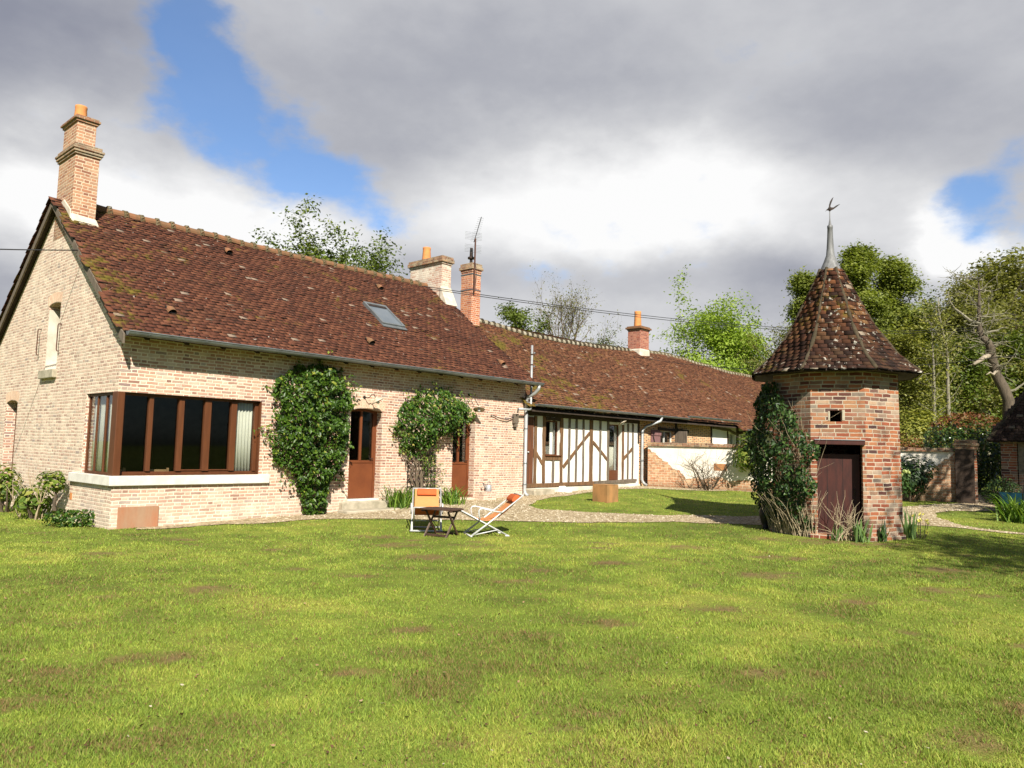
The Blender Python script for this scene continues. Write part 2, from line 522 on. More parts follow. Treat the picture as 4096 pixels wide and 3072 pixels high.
M['tile_wing'] = tile_mat('old orange-brown plain tiles', [(0, (.014, .009, .008)), (.12, (.065, .028, .016)), (.35, (.115, .045, .023)), (.6, (.150, .062, .031)), (.82, (.185, .083, .042)), (1, (.27, .17, .10))], .9, 1.0, (12.5, 19), .25)
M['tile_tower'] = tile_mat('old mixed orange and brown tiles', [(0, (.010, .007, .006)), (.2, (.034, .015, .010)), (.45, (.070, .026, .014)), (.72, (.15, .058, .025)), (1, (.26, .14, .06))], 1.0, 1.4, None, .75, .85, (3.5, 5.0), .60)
M['tile_dark'] = tile_mat('dark slate-brown tiles', [(0, (.02, .014, .012)), (.5, (.05, .03, .024)), (1, (.09, .06, .05))], .4, .6)
M['ridge'] = plain('weathered ridge tile with lichen', (.24, .105, .05), (.12, .08, .04), 5, .9)
M['ridge_mortar'] = plain('mossy ridge mortar', (.16, .125, .075), (.085, .07, .025), 8, .95)
M['ridge_white'] = plain('lichen-whitened ridge tile', (.38, .35, .27), (.16, .12, .06), 6, .95)
M['hip_moss'] = plain('mossy grey hip mortar', (.075, .056, .033), (.030, .024, .011), 7, .95, bump=.5, dist=.02)
M['batten'] = plain('dark roof boarding', (.05, .035, .025), rough=.9)
M['plaster'] = plain('white lime plaster', (.77, .755, .71), (.68, .655, .60), 2.5, .9, bump=.2)
M['plaster_dirty'] = plain('stained off-white render', (.70, .66, .56), (.42, .38, .29), 1.6, .95, bump=.25)
M['sill'] = plain('white painted concrete sill', (.72, .69, .62), (.55, .51, .45), 3, .8)
M['cement'] = plain('pale cement flaunching', (.62, .55, .44), (.45, .40, .31), 6, .9)
M['stone'] = plain('worn pale stone', (.46, .40, .30), (.27, .24, .17), 5, .9, bump=.4, dist=.01)
M['rubble'] = plain('rubble stone wall', (.30, .25, .18), (.12, .095, .07), 7, .95, bump=.9, dist=.03)
M['terra'] = plain('terracotta chimney pot', (.62, .26, .08), (.50, .19, .07), 5, .8)
M['terra_plate'] = plain('orange rust-stained panel', (.36, .15, .075), (.33, .21, .13), 3, .75, stretch=(1, 1, .35))
M['timber'] = plain('weathered oak beam', (.19, .10, .045), (.085, .048, .026), 5, .85, stretch=(4, 4, .6), bump=.5)
M['timber_dark'] = plain('dark oak beam', (.055, .034, .022), (.028, .02, .015), 5, .85, stretch=(1, 4, 4), bump=.5)
M['timber_grey'] = plain('grey weathered oak stud', (.17, .135, .10), (.085, .065, .048), 5, .9, stretch=(4, 4, .6), bump=.5)
M['plank'] = plain('brown plank door', (.16, .058, .026), (.075, .033, .018), 4, .7, stretch=(6, 6, .5))
M['steel'] = plain('rust-brown painted steel', (.165, .050, .017), (.13, .038, .014), 3, .5, bump=.06)
M['frame'] = plain('brown stained window frame', (.115, .038, .013), (.085, .028, .010), 4, .5, stretch=(3, 3, .5), bump=.08)
M['maroon'] = plain('faded maroon painted door', (.060, .015, .010), (.030, .009, .007), 5, .6, stretch=(3, 3, .6))
M['shutter'] = plain('faded purple-brown shutter', (.23, .12, .115), (.16, .08, .078), 4, .75, stretch=(5, 5, .6))
M['shut_white'] = plain('white painted shutter', (.72, .71, .66), (.58, .56, .5), 4, .7)
M['zinc'] = plain('grey zinc', (.24, .26, .265), (.15, .16, .165), 3, .5, .55, bump=.06)
M['zinc_pale'] = plain('pale galvanised zinc', (.42, .43, .43), (.30, .31, .31), 3, .5, .35, bump=.06)
M['lead'] = plain('streaked lead sheet', (.22, .22, .22), (.10, .10, .10), 5, .6, .15, stretch=(4, 4, .5), bump=.1)
M['iron'] = plain('dark iron', (.03, .028, .027), (.05, .03, .022), 8, .6, .3)
M['rust'] = plain('rusty iron mast', (.10, .04, .025), (.06, .03, .02), 9, .8)
M['wire'] = plain('black cable', (.03, .03, .032), rough=.6)
M['orange'] = plain('sun-bleached orange canvas', (.56, .235, .085), (.50, .20, .065), 3, .9, bump=.1)
M['orange_red'] = plain('orange-red canvas cushion', (.50, .115, .03), (.44, .09, .025), 3, .9)
M['alu'] = plain('white painted tube', (.62, .62, .60), (.50, .50, .49), 6, .4, .2)
M['dark_wood'] = plain('dark stained hardwood', (.075, .038, .024), (.04, .022, .016), 5, .65, stretch=(5, 1, 1), bump=.2)
M['grey_wood'] = plain('sun-greyed hardwood', (.17, .12, .09), (.08, .055, .04), 5, .8, stretch=(5, 5, 1), bump=.2)
M['cream_wood'] = plain('pale wooden chair', (.40, .24, .11), rough=.6)
M['boxwood'] = plain('weathered ochre box', (.40, .20, .075), (.20, .12, .045), 3.2, .9, bump=.3, stretch=(1, 1, .5))
M['enamel'] = plain('cream enamel lamp shade', (.55, .47, .36), (.44, .37, .27), 5, .5)
M['bulb'] = plain('white glass bulb', (.80, .80, .78), rough=.2)
M['curtain'] = plain('off-white curtain cloth', (.66, .63, .54), (.60, .57, .48), 3, .95)
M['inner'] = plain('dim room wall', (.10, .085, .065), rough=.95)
M['urn'] = plain('black glazed urn', (.012, .010, .010), (.02, .016, .014), 5, .5)
M['blue'] = plain('blue painted wheelbarrow tray', (.02, .12, .24), (.015, .08, .17), 5, .5)
M['rubber'] = plain('black rubber', (.015, .015, .015), rough=.8)
M['bark'] = plain('grey-brown bark', (.13, .10, .07), (.06, .047, .034), 6, .95, stretch=(3, 3, .6), bump=.8, dist=.03)
M['bark_pale'] = plain('pale lichen-covered bark', (.27, .25, .18), (.13, .11, .075), 6, .95, stretch=(3, 3, .6), bump=.6, dist=.03)
M['bark_bare'] = plain('bare pale heartwood', (.36, .30, .22), (.22, .18, .13), 6, .9, bump=.4)
M['twig'] = plain('thin grey-brown twig', (.15, .115, .075), (.075, .055, .038), 8, .95)
M['twig_pale'] = plain('dry straw-pale stem', (.42, .34, .22), (.26, .20, .12), 8, .95)
M['roof_pane'] = plain('blue-grey skylight pane', (.13, .15, .17), (.10, .12, .14), 2, .16, spec=.6, bump=.01)  # one even dark blue-grey on an opaque pane
M['brick_patch'] = plain('ochre brick vent', (.50, .25, .09), (.28, .11, .05), 9, .9)

def glass_mat():
    m, kk = new_mat('window glass')
    fr = kk.n('ShaderNodeFresnel', {'IOR': 1.42}).outputs[0]
    tr = kk.n('ShaderNodeBsdfTransparent', {'Color': (.95, .97, .96)})
    gl = kk.n('ShaderNodeBsdfGlossy', {'Color': (.8, .8, .8), 'Roughness': .015})
    mx_ = kk.n('ShaderNodeMixShader', {0: kk.m('MULTIPLY', fr, .42), 1: tr.outputs[0], 2: gl.outputs[0]})
    kk.n('ShaderNodeOutputMaterial', {0: mx_.outputs[0]})
    return m
M['glass'] = glass_mat()

def leaf_mat(name, stops, trans=.28, rough=.5, spec=.3):
    m, kk = new_mat(name)
    r = kk.n('ShaderNodeAttribute', attribute_name='rnd').outputs['Fac']
    col = kk.ramp(r, stops)
    b = kk.n('ShaderNodeBsdfPrincipled', {'Base Color': col, 'Roughness': rough, 'Specular IOR Level': spec})
    t = kk.n('ShaderNodeBsdfTranslucent', {'Color': kk.mix(1.0, col, (1.5, 1.6, .7), 'MULTIPLY')})
    mx_ = kk.n('ShaderNodeMixShader', {0: trans, 1: b.outputs[0], 2: t.outputs[0]})
    kk.n('ShaderNodeOutputMaterial', {0: mx_.outputs[0]})
    return m
LM = {}
LM['ivy'] = leaf_mat('glossy green creeper leaves', [(0, (.016, .040, .004)), (.5, (.038, .082, .007)), (.85, (.075, .13, .012)), (1, (.20, .22, .03))], .15, .42, .3)
LM['wist'] = leaf_mat('fresh green climber leaves', [(0, (.018, .048, .006)), (.5, (.042, .095, .010)), (.8, (.085, .15, .018)), (1, (.28, .25, .06))], .18, .42, .3)
LM['dark'] = leaf_mat('dark green climber leaves', [(0, (.012, .03, .008)), (.6, (.03, .065, .014)), (1, (.07, .12, .025))], .15, .45)
LM['lime'] = leaf_mat('bright lime spring leaves', [(0, (.13, .20, .02)), (.6, (.25, .34, .04)), (1, (.36, .43, .08))], .35)
LM['oak'] = leaf_mat('young oak leaves', [(0, (.035, .06, .006)), (.6, (.085, .12, .010)), (1, (.17, .19, .022))], .25)
LM['olive'] = leaf_mat('olive-green budding leaves', [(0, (.08, .085, .020)), (.6, (.175, .175, .042)), (1, (.27, .25, .07))], .35)
LM['mid'] = leaf_mat('mid green tree leaves', [(0, (.045, .075, .012)), (.6, (.115, .15, .022)), (1, (.20, .22, .04))], .3)
LM['pop'] = leaf_mat('poplar leaves', [(0, (.075, .105, .018)), (.6, (.175, .205, .032)), (1, (.28, .29, .06))], .35)
LM['yellow'] = leaf_mat('yellow-green shrub leaves', [(0, (.11, .125, .02)), (.6, (.20, .205, .034)), (1, (.29, .27, .05))], .3)
LM['russet'] = leaf_mat('russet young shoots', [(0, (.09, .032, .012)), (.6, (.15, .055, .018)), (1, (.17, .10, .025))], .2)
LM['hedge'] = leaf_mat('glossy dark shrub leaves', [(0, (.012, .03, .008)), (.6, (.035, .075, .012)), (.9, (.09, .13, .02)), (1, (.15, .09, .03))], .12, .3, .6)
LM['grape'] = leaf_mat('vine leaves', [(0, (.06, .11, .012)), (.6, (.13, .19, .025)), (1, (.28, .27, .06))], .35)
LM['strap'] = leaf_mat('strap-shaped day-lily leaves', [(0, (.05, .11, .012)), (.6, (.11, .20, .022)), (1, (.22, .30, .05))], .25)
LM['iris'] = leaf_mat('grey-green iris blades', [(0, (.10, .17, .06)), (.6, (.17, .27, .09)), (1, (.25, .34, .12))], .3)
LM['petal'] = leaf_mat('pale yellow petals', [(0, (.55, .5, .05)), (1, (.7, .66, .2))], .3)
LM['bloom'] = leaf_mat('greenish-white flower heads', [(0, (.30, .36, .10)), (1, (.5, .55, .25))], .3)
LM['grass'] = leaf_mat('short lawn grass', [(0, (.26, .165, .08)), (.12, (.175, .150, .045)), (.30, (.150, .225, .036)), (.56, (.25, .32, .052)), (.8, (.34, .375, .068)), (1, (.43, .40, .10))], .30, .6, .15)
LM['straw'] = leaf_mat('dry grass', [(0, (.28, .21, .10)), (1, (.45, .36, .2))], .2)

# ------------------------------------------------------------------ ground
GRAV = [(-6.6, 13.35), (-6.27, 13.58), (-5.37, 14.40), (-4.92, 14.62), (-4.22, 15.25), (-3.68, 15.62), (-3.14, 15.75), (-2.57, 15.76), (-2.0, 15.75), (-1.33, 15.77), (-0.18, 15.85), (1.13, 15.92), (2.33, 16.06), (3.88, 16.4),
        (5.35, 16.3), (6.6, 17.0), (8.0, 17.1), (8.8, 16.85), (9.26, 16.77), (9.77, 16.53), (10.13, 16.16), (10.73, 15.71), (11.8, 14.8), (12.6, 13.9), (12.8, 14.0),
        (11.95, 14.95), (10.87, 15.91), (10.18, 16.89), (10.3, 17.6), (10.51, 18.41), (10.79, 19.08), (11.26, 19.72), (11.96, 20.3), (13.35, 20.6), (14.6, 20.9), (15.1, 22.2),
        (15.3, 23.6), (17.0, 26), (15.6, 26.6), (13.95, 22.7), (13.0, 22.3), (11.93, 21.7), (10.76, 20.9), (9.6, 20.9), (8.2, 20.2), (7.2, 18.6),
        (6.2, 18.0), (5.2, 17.8), (4.32, 17.69), (3.57, 17.64), (1.85, 17.9), (0.78, 18.36), (0.49, 19.16), (0.76, 20.51), (1.33, 21.51), (2.17, 22.92), (3.0, 24.2), (3.6, 24.95),
        (4.72, 25.4), (6.3, 25.2), (7.3, 25.3), (7.5, 25.75), (4.95, 26.85), (1.8, 24.2), (0.4, 21.8), (-1.5, 19.9), (-3.0, 18.3), (-6.75, 13.75)]
HOUSE_POLY = [(HP(u, n, 0).x, HP(u, n, 0).y) for u, n in ((0, 0), (11.2, 0), (11.25, .2), (41, .2), (41, 8), (0, 7.9))]
TC = Vector((6.66, 15.44, 0))
TB = rad(26) - math.pi / 2                                  # outward angle of the tower's right-hand face
TOWER_POLY = [(TC.x + 1.2 * math.cos(TB + i * math.pi / 4 + math.pi / 8), TC.y + 1.2 * math.sin(TB + i * math.pi / 4 + math.pi / 8)) for i in range(8)]
rs = np.random.RandomState(5)
BARE = [(-5.6, 10.6, .35), (-6.6, 7.6, .25), (-1.2, 11.0, .45), (-1.75, 12.3, .5), (-.6, 12.4, .4), (.1, 9.2, .3), (1.5, 10.9, .35), (2.2, 7.9, .3), (3.4, 10.1, .45), (4.3, 11.9, .5), (3.9, 8.4, .3),
        (-3.2, 8.2, .35), (-4.4, 6.1, .3), (-2.6, 5.6, .3), (2.0, 5.6, .3), (3.5, 4.9, .35), (2.7, 4.4, .3), (-.8, 6.7, .22), (5.2, 9.3, .35), (6.3, 10.9, .35), (0.6, 4.6, .35), (2.3, 4.3, .25), (1.6, 13.0, .3), (3.0, 12.8, .35), (5.6, 13.9, .6), (4.8, 14.2, .4), (6.7, 13.7, .6), (-8.3, 11.2, .3),
        (-2.9, 4.6, .2), (-1.9, 9.4, .25), (4.6, 6.6, .25), (1.0, 7.1, .2), (-5.3, 12.4, .35), (-2.4, 13.2, .4)]
BARE += [(rs.uniform(-9, 9), rs.uniform(4, 13), rs.uniform(.1, .22)) for _ in range(50)]
def bare(x, y):
    r = np.zeros(np.shape(x))
    for bx, by, br in BARE:
        dd = np.hypot((x - bx) * .75, (y - by) * 1.25) / br
        r = np.maximum(r, np.clip(1.5 - dd, 0, 1))
    return np.clip(r * 1.5 - 1.9 * fbm(x, y, 6.5, 3) + .02, 0, .9)
def tone(x, y):
    return np.clip(.5 + (fbm(x, y, .55, 11) - .5) * 1.0 + (vnoise(x, y, 3.2, 17) - .5) * .6, 0, 1)

xs = np.concatenate([-np.geomspace(600, 17.5, 24), np.arange(-17, 19, .13), np.geomspace(19.5, 600, 24)])
ys = np.concatenate([[-60, -30, -15, -8, -4, -1, 1], np.arange(2, 27, .13), np.geomspace(28, 900, 26)])
X, Y = np.meshgrid(xs, ys)
gz = zt(X, Y) + (fbm(X, Y, .9, 31) - .5) * .05 * np.clip((18 - np.abs(X)) / 4, 0, 1)
nx, ny = len(xs), len(ys)
idx = np.arange(nx * ny).reshape(ny, nx)
Fg = np.stack([idx[:-1, :-1], idx[:-1, 1:], idx[1:, 1:], idx[1:, :-1]], -1).reshape(-1, 4)
me = np_mesh('lawn', np.stack([X, Y, gz], -1).reshape(-1, 3), Fg, smooth=True)
a_ = me.attributes.new('bare', 'FLOAT', 'POINT')
a_.data.foreach_set('value', bare(X, Y).ravel().astype(np.float32))
a_ = me.attributes.new('tone', 'FLOAT', 'POINT')
a_.data.foreach_set('value', tone(X, Y).ravel().astype(np.float32))
m_, kk = new_mat('mossy lawn soil')
ob = objco(kk)
tn = kk.n('ShaderNodeAttribute', attribute_name='tone').outputs['Fac']
br_ = kk.n('ShaderNodeAttribute', attribute_name='bare').outputs['Fac']
f = kk.noise(ob, 14, 6, .7)
col = kk.ramp(kk.m('ADD', kk.m('MULTIPLY', tn, .6), kk.m('MULTIPLY', f, .4)), [(0.2, (.075, .105, .018)), (.5, (.145, .18, .028)), (.8, (.23, .225, .045))])
col = kk.mix(kk.m('MULTIPLY', br_, .9), col, kk.mix(f, (.075, .042, .02), (.24, .15, .085)))
pbsdf(kk, col, .95, 0, .1, kk.bump(f, .8, .03))
tag(finish('lawn', me, m_, uv=False), kind='structure')

# gravel laid as its own sheet just above the lawn
def sheet(name, poly, mat, lift, step=.25):
    P = [Vector(p) for p in poly]
    bnd = []
    for i in range(len(P)):
        a, b = P[i], P[(i + 1) % len(P)]
        n = max(1, int((b - a).length / step))
        for j in range(n):
            q = a.lerp(b, j / n)
            if (b - a).length < 4:
                q = q + Vector((vnoise(q.x, q.y, 2.2, 5) - .5, vnoise(q.x, q.y, 2.2, 6) - .5)) * .16
            bnd.append(q)
    xs_ = [p.x for p in P]
    ys_ = [p.y for p in P]
    gx, gy = np.meshgrid(np.arange(min(xs_), max(xs_), step), np.arange(min(ys_), max(ys_), step))
    gx, gy = gx.ravel(), gy.ravel()
    ok = inpoly(gx, gy, [(p.x, p.y) for p in bnd])
    pts = bnd + [Vector((a, b)) for a, b in zip(gx[ok], gy[ok])]
    n = len(bnd)
    vs, es, fs, *_ = delaunay_2d_cdt(pts, [(i, (i + 1) % n) for i in range(n)], [], 1, 1e-5)
    V = np.array([(v.x, v.y) for v in vs])
    z = zt(V[:, 0], V[:, 1]) + (fbm(V[:, 0], V[:, 1], .9, 31) - .5) * .05 + lift
    me = bpy.data.meshes.new(name)
    me.from_pydata(np.column_stack([V, z]).tolist(), [], [tuple(q) for q in fs])
    return finish(name, me, mat, uv=False, smooth=True), [(p.x, p.y) for p in bnd]
m_, kk = new_mat('pale gravel')
ob = objco(kk)
vo = kk.n('ShaderNodeTexVoronoi', {'Vector': ob, 'Scale': 26.0})
f = kk.noise(ob, 1.6, 5, .65)
f2 = kk.noise(ob, 60, 3, .6)
cr, cg, cb = kk.xyz(vo.outputs['Color'])
col = kk.ramp(kk.m('ADD', kk.m('MULTIPLY', cr, .7), kk.m('MULTIPLY', f2, .3)), [(.1, (.14, .10, .055)), (.4, (.29, .225, .135)), (.7, (.42, .34, .215)), (1, (.55, .47, .33))])
col = kk.mix(kk.sstep(f, .55, .75, 0, .45), col, (.16, .14, .05))
pbsdf(kk, col, .95, 0, .15, kk.bump(kk.m('SUBTRACT', 1, vo.outputs['Distance']), .9, .02))
gpath, GPOLY = sheet('gravel_path', GRAV, m_, .012)
tag(gpath, kind='structure')

# loose stones on the gravel
rs = np.random.RandomState(8)
px = rs.uniform(-5, 15.5, 90000)
py = rs.uniform(13.4, 26, 90000)
ok = inpoly(px, py, GPOLY) & (rs.rand(90000) < .32)
px, py = px[ok], py[ok]
n_ = len(px)
s_ = rs.uniform(.010, .024, n_)
an = rs.uniform(0, 6.28, n_)
ca, sa = np.cos(an) * s_, np.sin(an) * s_
pz = zt(px, py) + (fbm(px, py, .9, 31) - .5) * .05 + .012
tops = np.stack([px, py, pz + s_ * .8], -1)
rg = [np.stack([px + ca * a - sa * b, py + sa * a + ca * b, pz], -1) for a, b in ((1.3, .2), (.2, 1), (-1.2, .4), (-.3, -1.1))]
V = np.stack([tops] + rg, 1).reshape(-1, 3)
o_ = np.arange(n_)[:, None] * 5
F = np.concatenate([np.stack([o_[:, 0], o_[:, 0] + 1 + j, o_[:, 0] + 1 + (j + 1) % 4], -1) for j in range(4)])
gm = leaf_mat('loose pale stones', [(0, (.18, .125, .065)), (.5, (.37, .295, .185)), (1, (.58, .51, .39))], 0.0, .9, .1)
tag(finish('gravel', np_mesh('gravel', V, F, np.tile(rs.rand(n_), 4)), gm, uv=False), 'loose pale stones scattered over the gravel path', 'gravel', kind='stuff')

# grass: short blades, denser towards the viewer
rs = np.random.RandomState(3)
def blades(n, y0, y1, pw):
    uu = rs.rand(n)
    y = (y0 ** (1 - pw) + uu * (y1 ** (1 - pw) - y0 ** (1 - pw))) ** (1 / (1 - pw))
    x = rs.uniform(-1, 1, n) * (.74 * y + 1.2)
    return x, y
bx, by = blades(640000, 3.3, 27, 1.75)
keep = ~inpoly(bx, by, HOUSE_POLY) & ~inpoly(bx, by, TOWER_POLY)
keep &= ~(inpoly(bx, by, GPOLY) & (rs.rand(len(bx)) > .03))
bb = bare(bx, by)
keep &= rs.rand(len(bx)) > bb * .85
behind_wall = (by > 26.9 - (bx - 4.9) * .425) & (bx < 13.6) & (bx > 4)
keep &= ~behind_wall
bx, by, bb = bx[keep], by[keep], bb[keep]
n_ = len(bx)
tn = tone(bx, by)
clump = vnoise(bx, by, 7.0, 21)
hgt = rs.uniform(.014, .032, n_) * (.45 + 1.2 * clump) * (.75 + .5 * vnoise(bx, by, 1.1, 23))
wid = np.maximum(.0035, .00062 * by) * rs.uniform(.7, 1.4, n_)
an = rs.uniform(0, 6.28, n_)
la = rs.uniform(0, 6.28, n_)
ln = rs.uniform(.2, 1.1, n_) * hgt
bz = zt(bx, by) + (fbm(bx, by, .9, 31) - .5) * .05 - .004
b0 = np.stack([bx - np.cos(an) * wid, by - np.sin(an) * wid, bz], -1)
b1 = np.stack([bx + np.cos(an) * wid, by + np.sin(an) * wid, bz], -1)
b2 = np.stack([bx + np.cos(la) * ln, by + np.sin(la) * ln, bz + hgt], -1)
V = np.stack([b0, b1, b2], 1).reshape(-1, 3)
F = np.arange(n_ * 3).reshape(-1, 3)
th = np.clip((fbm(bx, by, .8, 61) * .6 + vnoise(bx, by, 4.5, 62) * .4 - .50) * 4.5, 0, 1)        # thatch showing through
rn = np.clip(.10 + .70 * tn + rs.normal(0, .17, n_) - .55 * bb + .10 * (clump - .5), 0.02, 1)
rn = np.where(rs.rand(n_) < .26 * th, rs.uniform(0, .12, n_), rn)
rn = np.where(rs.rand(n_) < .035, rs.uniform(0, .1, n_), rn)
tag(finish('grass', np_mesh('grass', V, F, rn), LM['grass'], uv=False), 'short mown grass with mossy yellow and bare brown patches', 'grass', kind='stuff')

rs = np.random.RandomState(15)
lx, ly = blades(2300, 3.3, 16, 1.5)
ok = ~inpoly(lx, ly, HOUSE_POLY) & ~inpoly(lx, ly, GPOLY) & (vnoise(lx, ly, .7, 71) > .35)
lx, ly = lx[ok], ly[ok]
n_ = len(lx)
lz = zt(lx, ly) + (fbm(lx, ly, .9, 31) - .5) * .05 + rs.uniform(.008, .028, n_)
an = rs.uniform(0, 6.28, n_)
ls = rs.uniform(.006, .017, n_)
ca, sa = np.cos(an) * ls, np.sin(an) * ls
tz = rs.normal(0, .35, n_) * ls
V = np.stack([np.stack([lx - ca, ly - sa, lz], -1), np.stack([lx + sa * .5, ly - ca * .5, lz + tz], -1), np.stack([lx + ca, ly + sa, lz + abs(tz)], -1), np.stack([lx - sa * .5, ly + ca * .5, lz - tz * .5], -1)], 1).reshape(-1, 3)
tag(finish('leaf_litter', np_mesh('leaf_litter', V, np.arange(n_ * 4).reshape(-1, 4), rs.rand(n_)), leaf_mat('dead leaves and crumbs', [(0, (.06, .035, .02)), (.55, (.15, .08, .04)), (.93, (.28, .18, .10)), (1, (.5, .44, .34))], .05, .9, .1), uv=False),
    'small dead leaves and crumbs of soil lying in the grass', 'leaf litter', kind='stuff')

# ------------------------------------------------------------------ farmhouse
house = thing('farmhouse', 'long pale brick farmhouse with steep brown tiled roof, corner window and two brown doors', 'house', HO, HR)
TAN = .757
TH = math.atan(TAN)
CT, ST = math.cos(TH), math.sin(TH)
def roofz(n):
    return 3.5 + TAN * (n + .4)
def arch_poly(u0, u1, z0, zs, zc, n=8):
    return [(u0, z0), (u1, z0), (u1, zs)] + [(u1 + (u0 - u1) * i / n, zs + (zc - zs) * (1 - (2 * i / n - 1) ** 2)) for i in range(1, n)] + [(u0, zs)]
d = -.13
base = MB().prism([(0, -.5), (7.92, -.5), (7.92, roofz(0) + d), (3.96, roofz(3.96) + d), (0, roofz(0) + d)], 'x', 0, 11.2)
void = MB().prism([(.36, .12), (7.56, .12), (7.56, roofz(.36) - .25), (3.96, roofz(3.96) - .3), (.36, roofz(.36) - .25)], 'x', .36, 10.9)
D1 = (5.07, 5.98, .33, 2.41, 2.465)
D2 = (8.33, 9.15, .30, 2.385, 2.435)
cuts = [void, MB().box(-1, 2.83, -1, 1.52, .955, 2.46), MB().prism(arch_poly(*D1), 'y', -1, 1), MB().prism(arch_poly(*D2), 'y', -1, 1),
        MB().prism(arch_poly(3.37, 4.12, 3.03, 4.45, 4.50), 'x', -1, .3), MB().prism(arch_poly(5.80, 6.66, -.05, 2.40, 2.46), 'x', -1, .28)]
wme = boolcut(base, cuts)
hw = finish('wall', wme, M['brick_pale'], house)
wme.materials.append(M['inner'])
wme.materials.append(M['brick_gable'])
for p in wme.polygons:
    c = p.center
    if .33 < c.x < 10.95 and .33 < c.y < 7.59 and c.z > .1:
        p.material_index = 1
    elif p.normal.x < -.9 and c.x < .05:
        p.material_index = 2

# roof: individual plain tiles on each slope
def tiles(P0, U, S, w, L, seed, clip=None, tw=.17, expo=.122, length=.28, lift=.044, sag=None, zoff=0.0, gap=.004, jit=1.0):
    rs = np.random.RandomState(seed)
    P0, U, S = (np.array(q, float) for q in (P0, U, S))
    N = np.cross(U, S)
    N /= np.linalg.norm(N)
    rows = int(L / expo)
    A, B = [], []
    for r in range(rows):
        k_ = int(w / tw) + 2
        x = (np.arange(k_) - .5 * (r % 2)) * tw + rs.normal(0, .006, k_) * jit
        A.append(x)
        B.append(np.full(k_, r * expo) + rs.normal(0, .006, k_) * jit)
    x = np.concatenate(A)
    y = np.concatenate(B)
    ok = (x + tw * .5 > 0) & (x + tw * .5 < w)
    if clip is not None:
        ok &= clip(x + tw / 2, y + expo / 2)
    ok &= rs.rand(len(x)) > .0015
    x, y = x[ok], y[ok]
    n = len(x)
    ln = np.minimum(length, L + .02 - y)
    rot = rs.normal(0, .022, n) * jit
    z0 = lift + rs.normal(0, .0045, n) * jit + np.where(rs.rand(n) < .03, rs.uniform(.006, .02, n), 0)
    tilt = rs.normal(0, .004, n) * jit
    g = tw - gap
    V = np.zeros((n, 8, 3))
    for i, (a, b, t) in enumerate([(0, 0, 1), (1, 0, 1), (1, 1, 1), (0, 1, 1), (0, 0, 0), (1, 0, 0), (1, 1, 0), (0, 1, 0)]):
        lx = a * g
        ly = b * ln
        lx2 = lx - rot * ly
        ly2 = ly + rot * (lx - g / 2)
        zz = z0 * (1 - b) + .010 * b + tilt * (a - .5) * 2 + (0 if t else -.024) + zoff
        X_, Y_ = x + lx2, y + ly2
        if sag is not None:
            zz = zz + sag(X_, Y_)
        V[:, i] = P0 + X_[:, None] * U + Y_[:, None] * S + zz[:, None] * N
    o = np.arange(n)[:, None] * 8
    Fq = np.concatenate([o + np.array(q) for q in ((0, 1, 2, 3), (4, 5, 1, 0), (5, 6, 2, 1), (7, 4, 0, 3))])
    r_ = rs.rand(n)
    return V.reshape(-1, 3), Fq, np.concatenate([r_, -1 - r_, r_, r_])        # tail edges take the darkest tone: dirt plus painted shadow lines between rows
def tile_part(name, specs, mat, parent, label=None):
    Vs, Fs, Rs, o = [], [], [], 0
    for V, F, r in specs:
        Vs.append(V)
        Fs.append(F + o)
        Rs.append(r)
        o += len(V)
    return finish(name, np_mesh(name, np.concatenate(Vs), np.concatenate(Fs), np.concatenate(Rs)), mat, parent, label, uv=False)

LS = (3.96 + .42) / CT
def sag_main(x, y):
    return (fbm(x, y, .33, 41) - .5) * .07 - .05 * np.sin(np.clip(x / 11.3, 0, 1) * np.pi) * np.clip(y / 5, 0, 1)
U_ = (1, 0, 0)
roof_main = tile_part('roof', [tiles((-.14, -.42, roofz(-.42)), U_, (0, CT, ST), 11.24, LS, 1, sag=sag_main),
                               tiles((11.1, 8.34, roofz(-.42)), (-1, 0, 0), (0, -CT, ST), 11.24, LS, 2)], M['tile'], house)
under = MB().prism([(-.36, roofz(-.36) - .07), (3.96, roofz(3.96) - .07), (8.28, roofz(-.36) - .07), (8.28, roofz(-.36) - .10), (3.96, roofz(3.96) - .10), (-.36, roofz(-.36) - .10)], 'x', -.09, 11.08)
under.build('roof_deck', M['batten'], house)

def ridge_row(u0, u1, n, zf, mat_t, mat_m, parent, seed, r=.115, seg=.36, nm='ridge'):
    rng = random.Random(seed)
    a, b = MB(), MB()
    u = u0
    while u < u1 - .1:
        L = min(seg, u1 - u)
        z = zf(u + L / 2) + rng.uniform(-.012, .012)
        pr = [(math.cos(t) * r * 1.15, math.sin(t) * r) for t in np.linspace(-.3, math.pi + .3, 9)]
        inn = [(p * .8, q * .8) for p, q in pr][::-1]
        sl = rng.uniform(-.012, .012)
        V0 = [(u + .01, n + p, z + q - .03 - sl) for p, q in pr + inn]
        V1 = [(u + L - .01, n + p, z + q - .03 + sl) for p, q in pr + inn]
        m = len(V0)
        a.add(V0 + V1, [(i, (i + 1) % m, m + (i + 1) % m, m + i) for i in range(m)])
        pm = [(math.cos(t) * (r * 1.3 + rng.uniform(0, .03)), math.sin(t) * (r * 1.12 + rng.uniform(0, .04))) for t in np.linspace(-.5, math.pi + .5, 9)]
        b.add([(u - .045, n + p, z + q - .04) for p, q in pm] + [(u + .045, n + p * 1.05, z + q * 1.05 - .04) for p, q in pm],
              [(i, i + 1, 10 + i - 1, 9 + i) for i in range(8)] + [tuple(range(9)), tuple(range(9, 18))])
        u += seg
    o = a.build(nm, mat_t, parent)
    b.build('ridge_joints', mat_m, o)
    return o
def ridge_z(u):
    return roofz(3.96) + .02 + float(sag_main(np.array(u + .14), np.array(LS)))
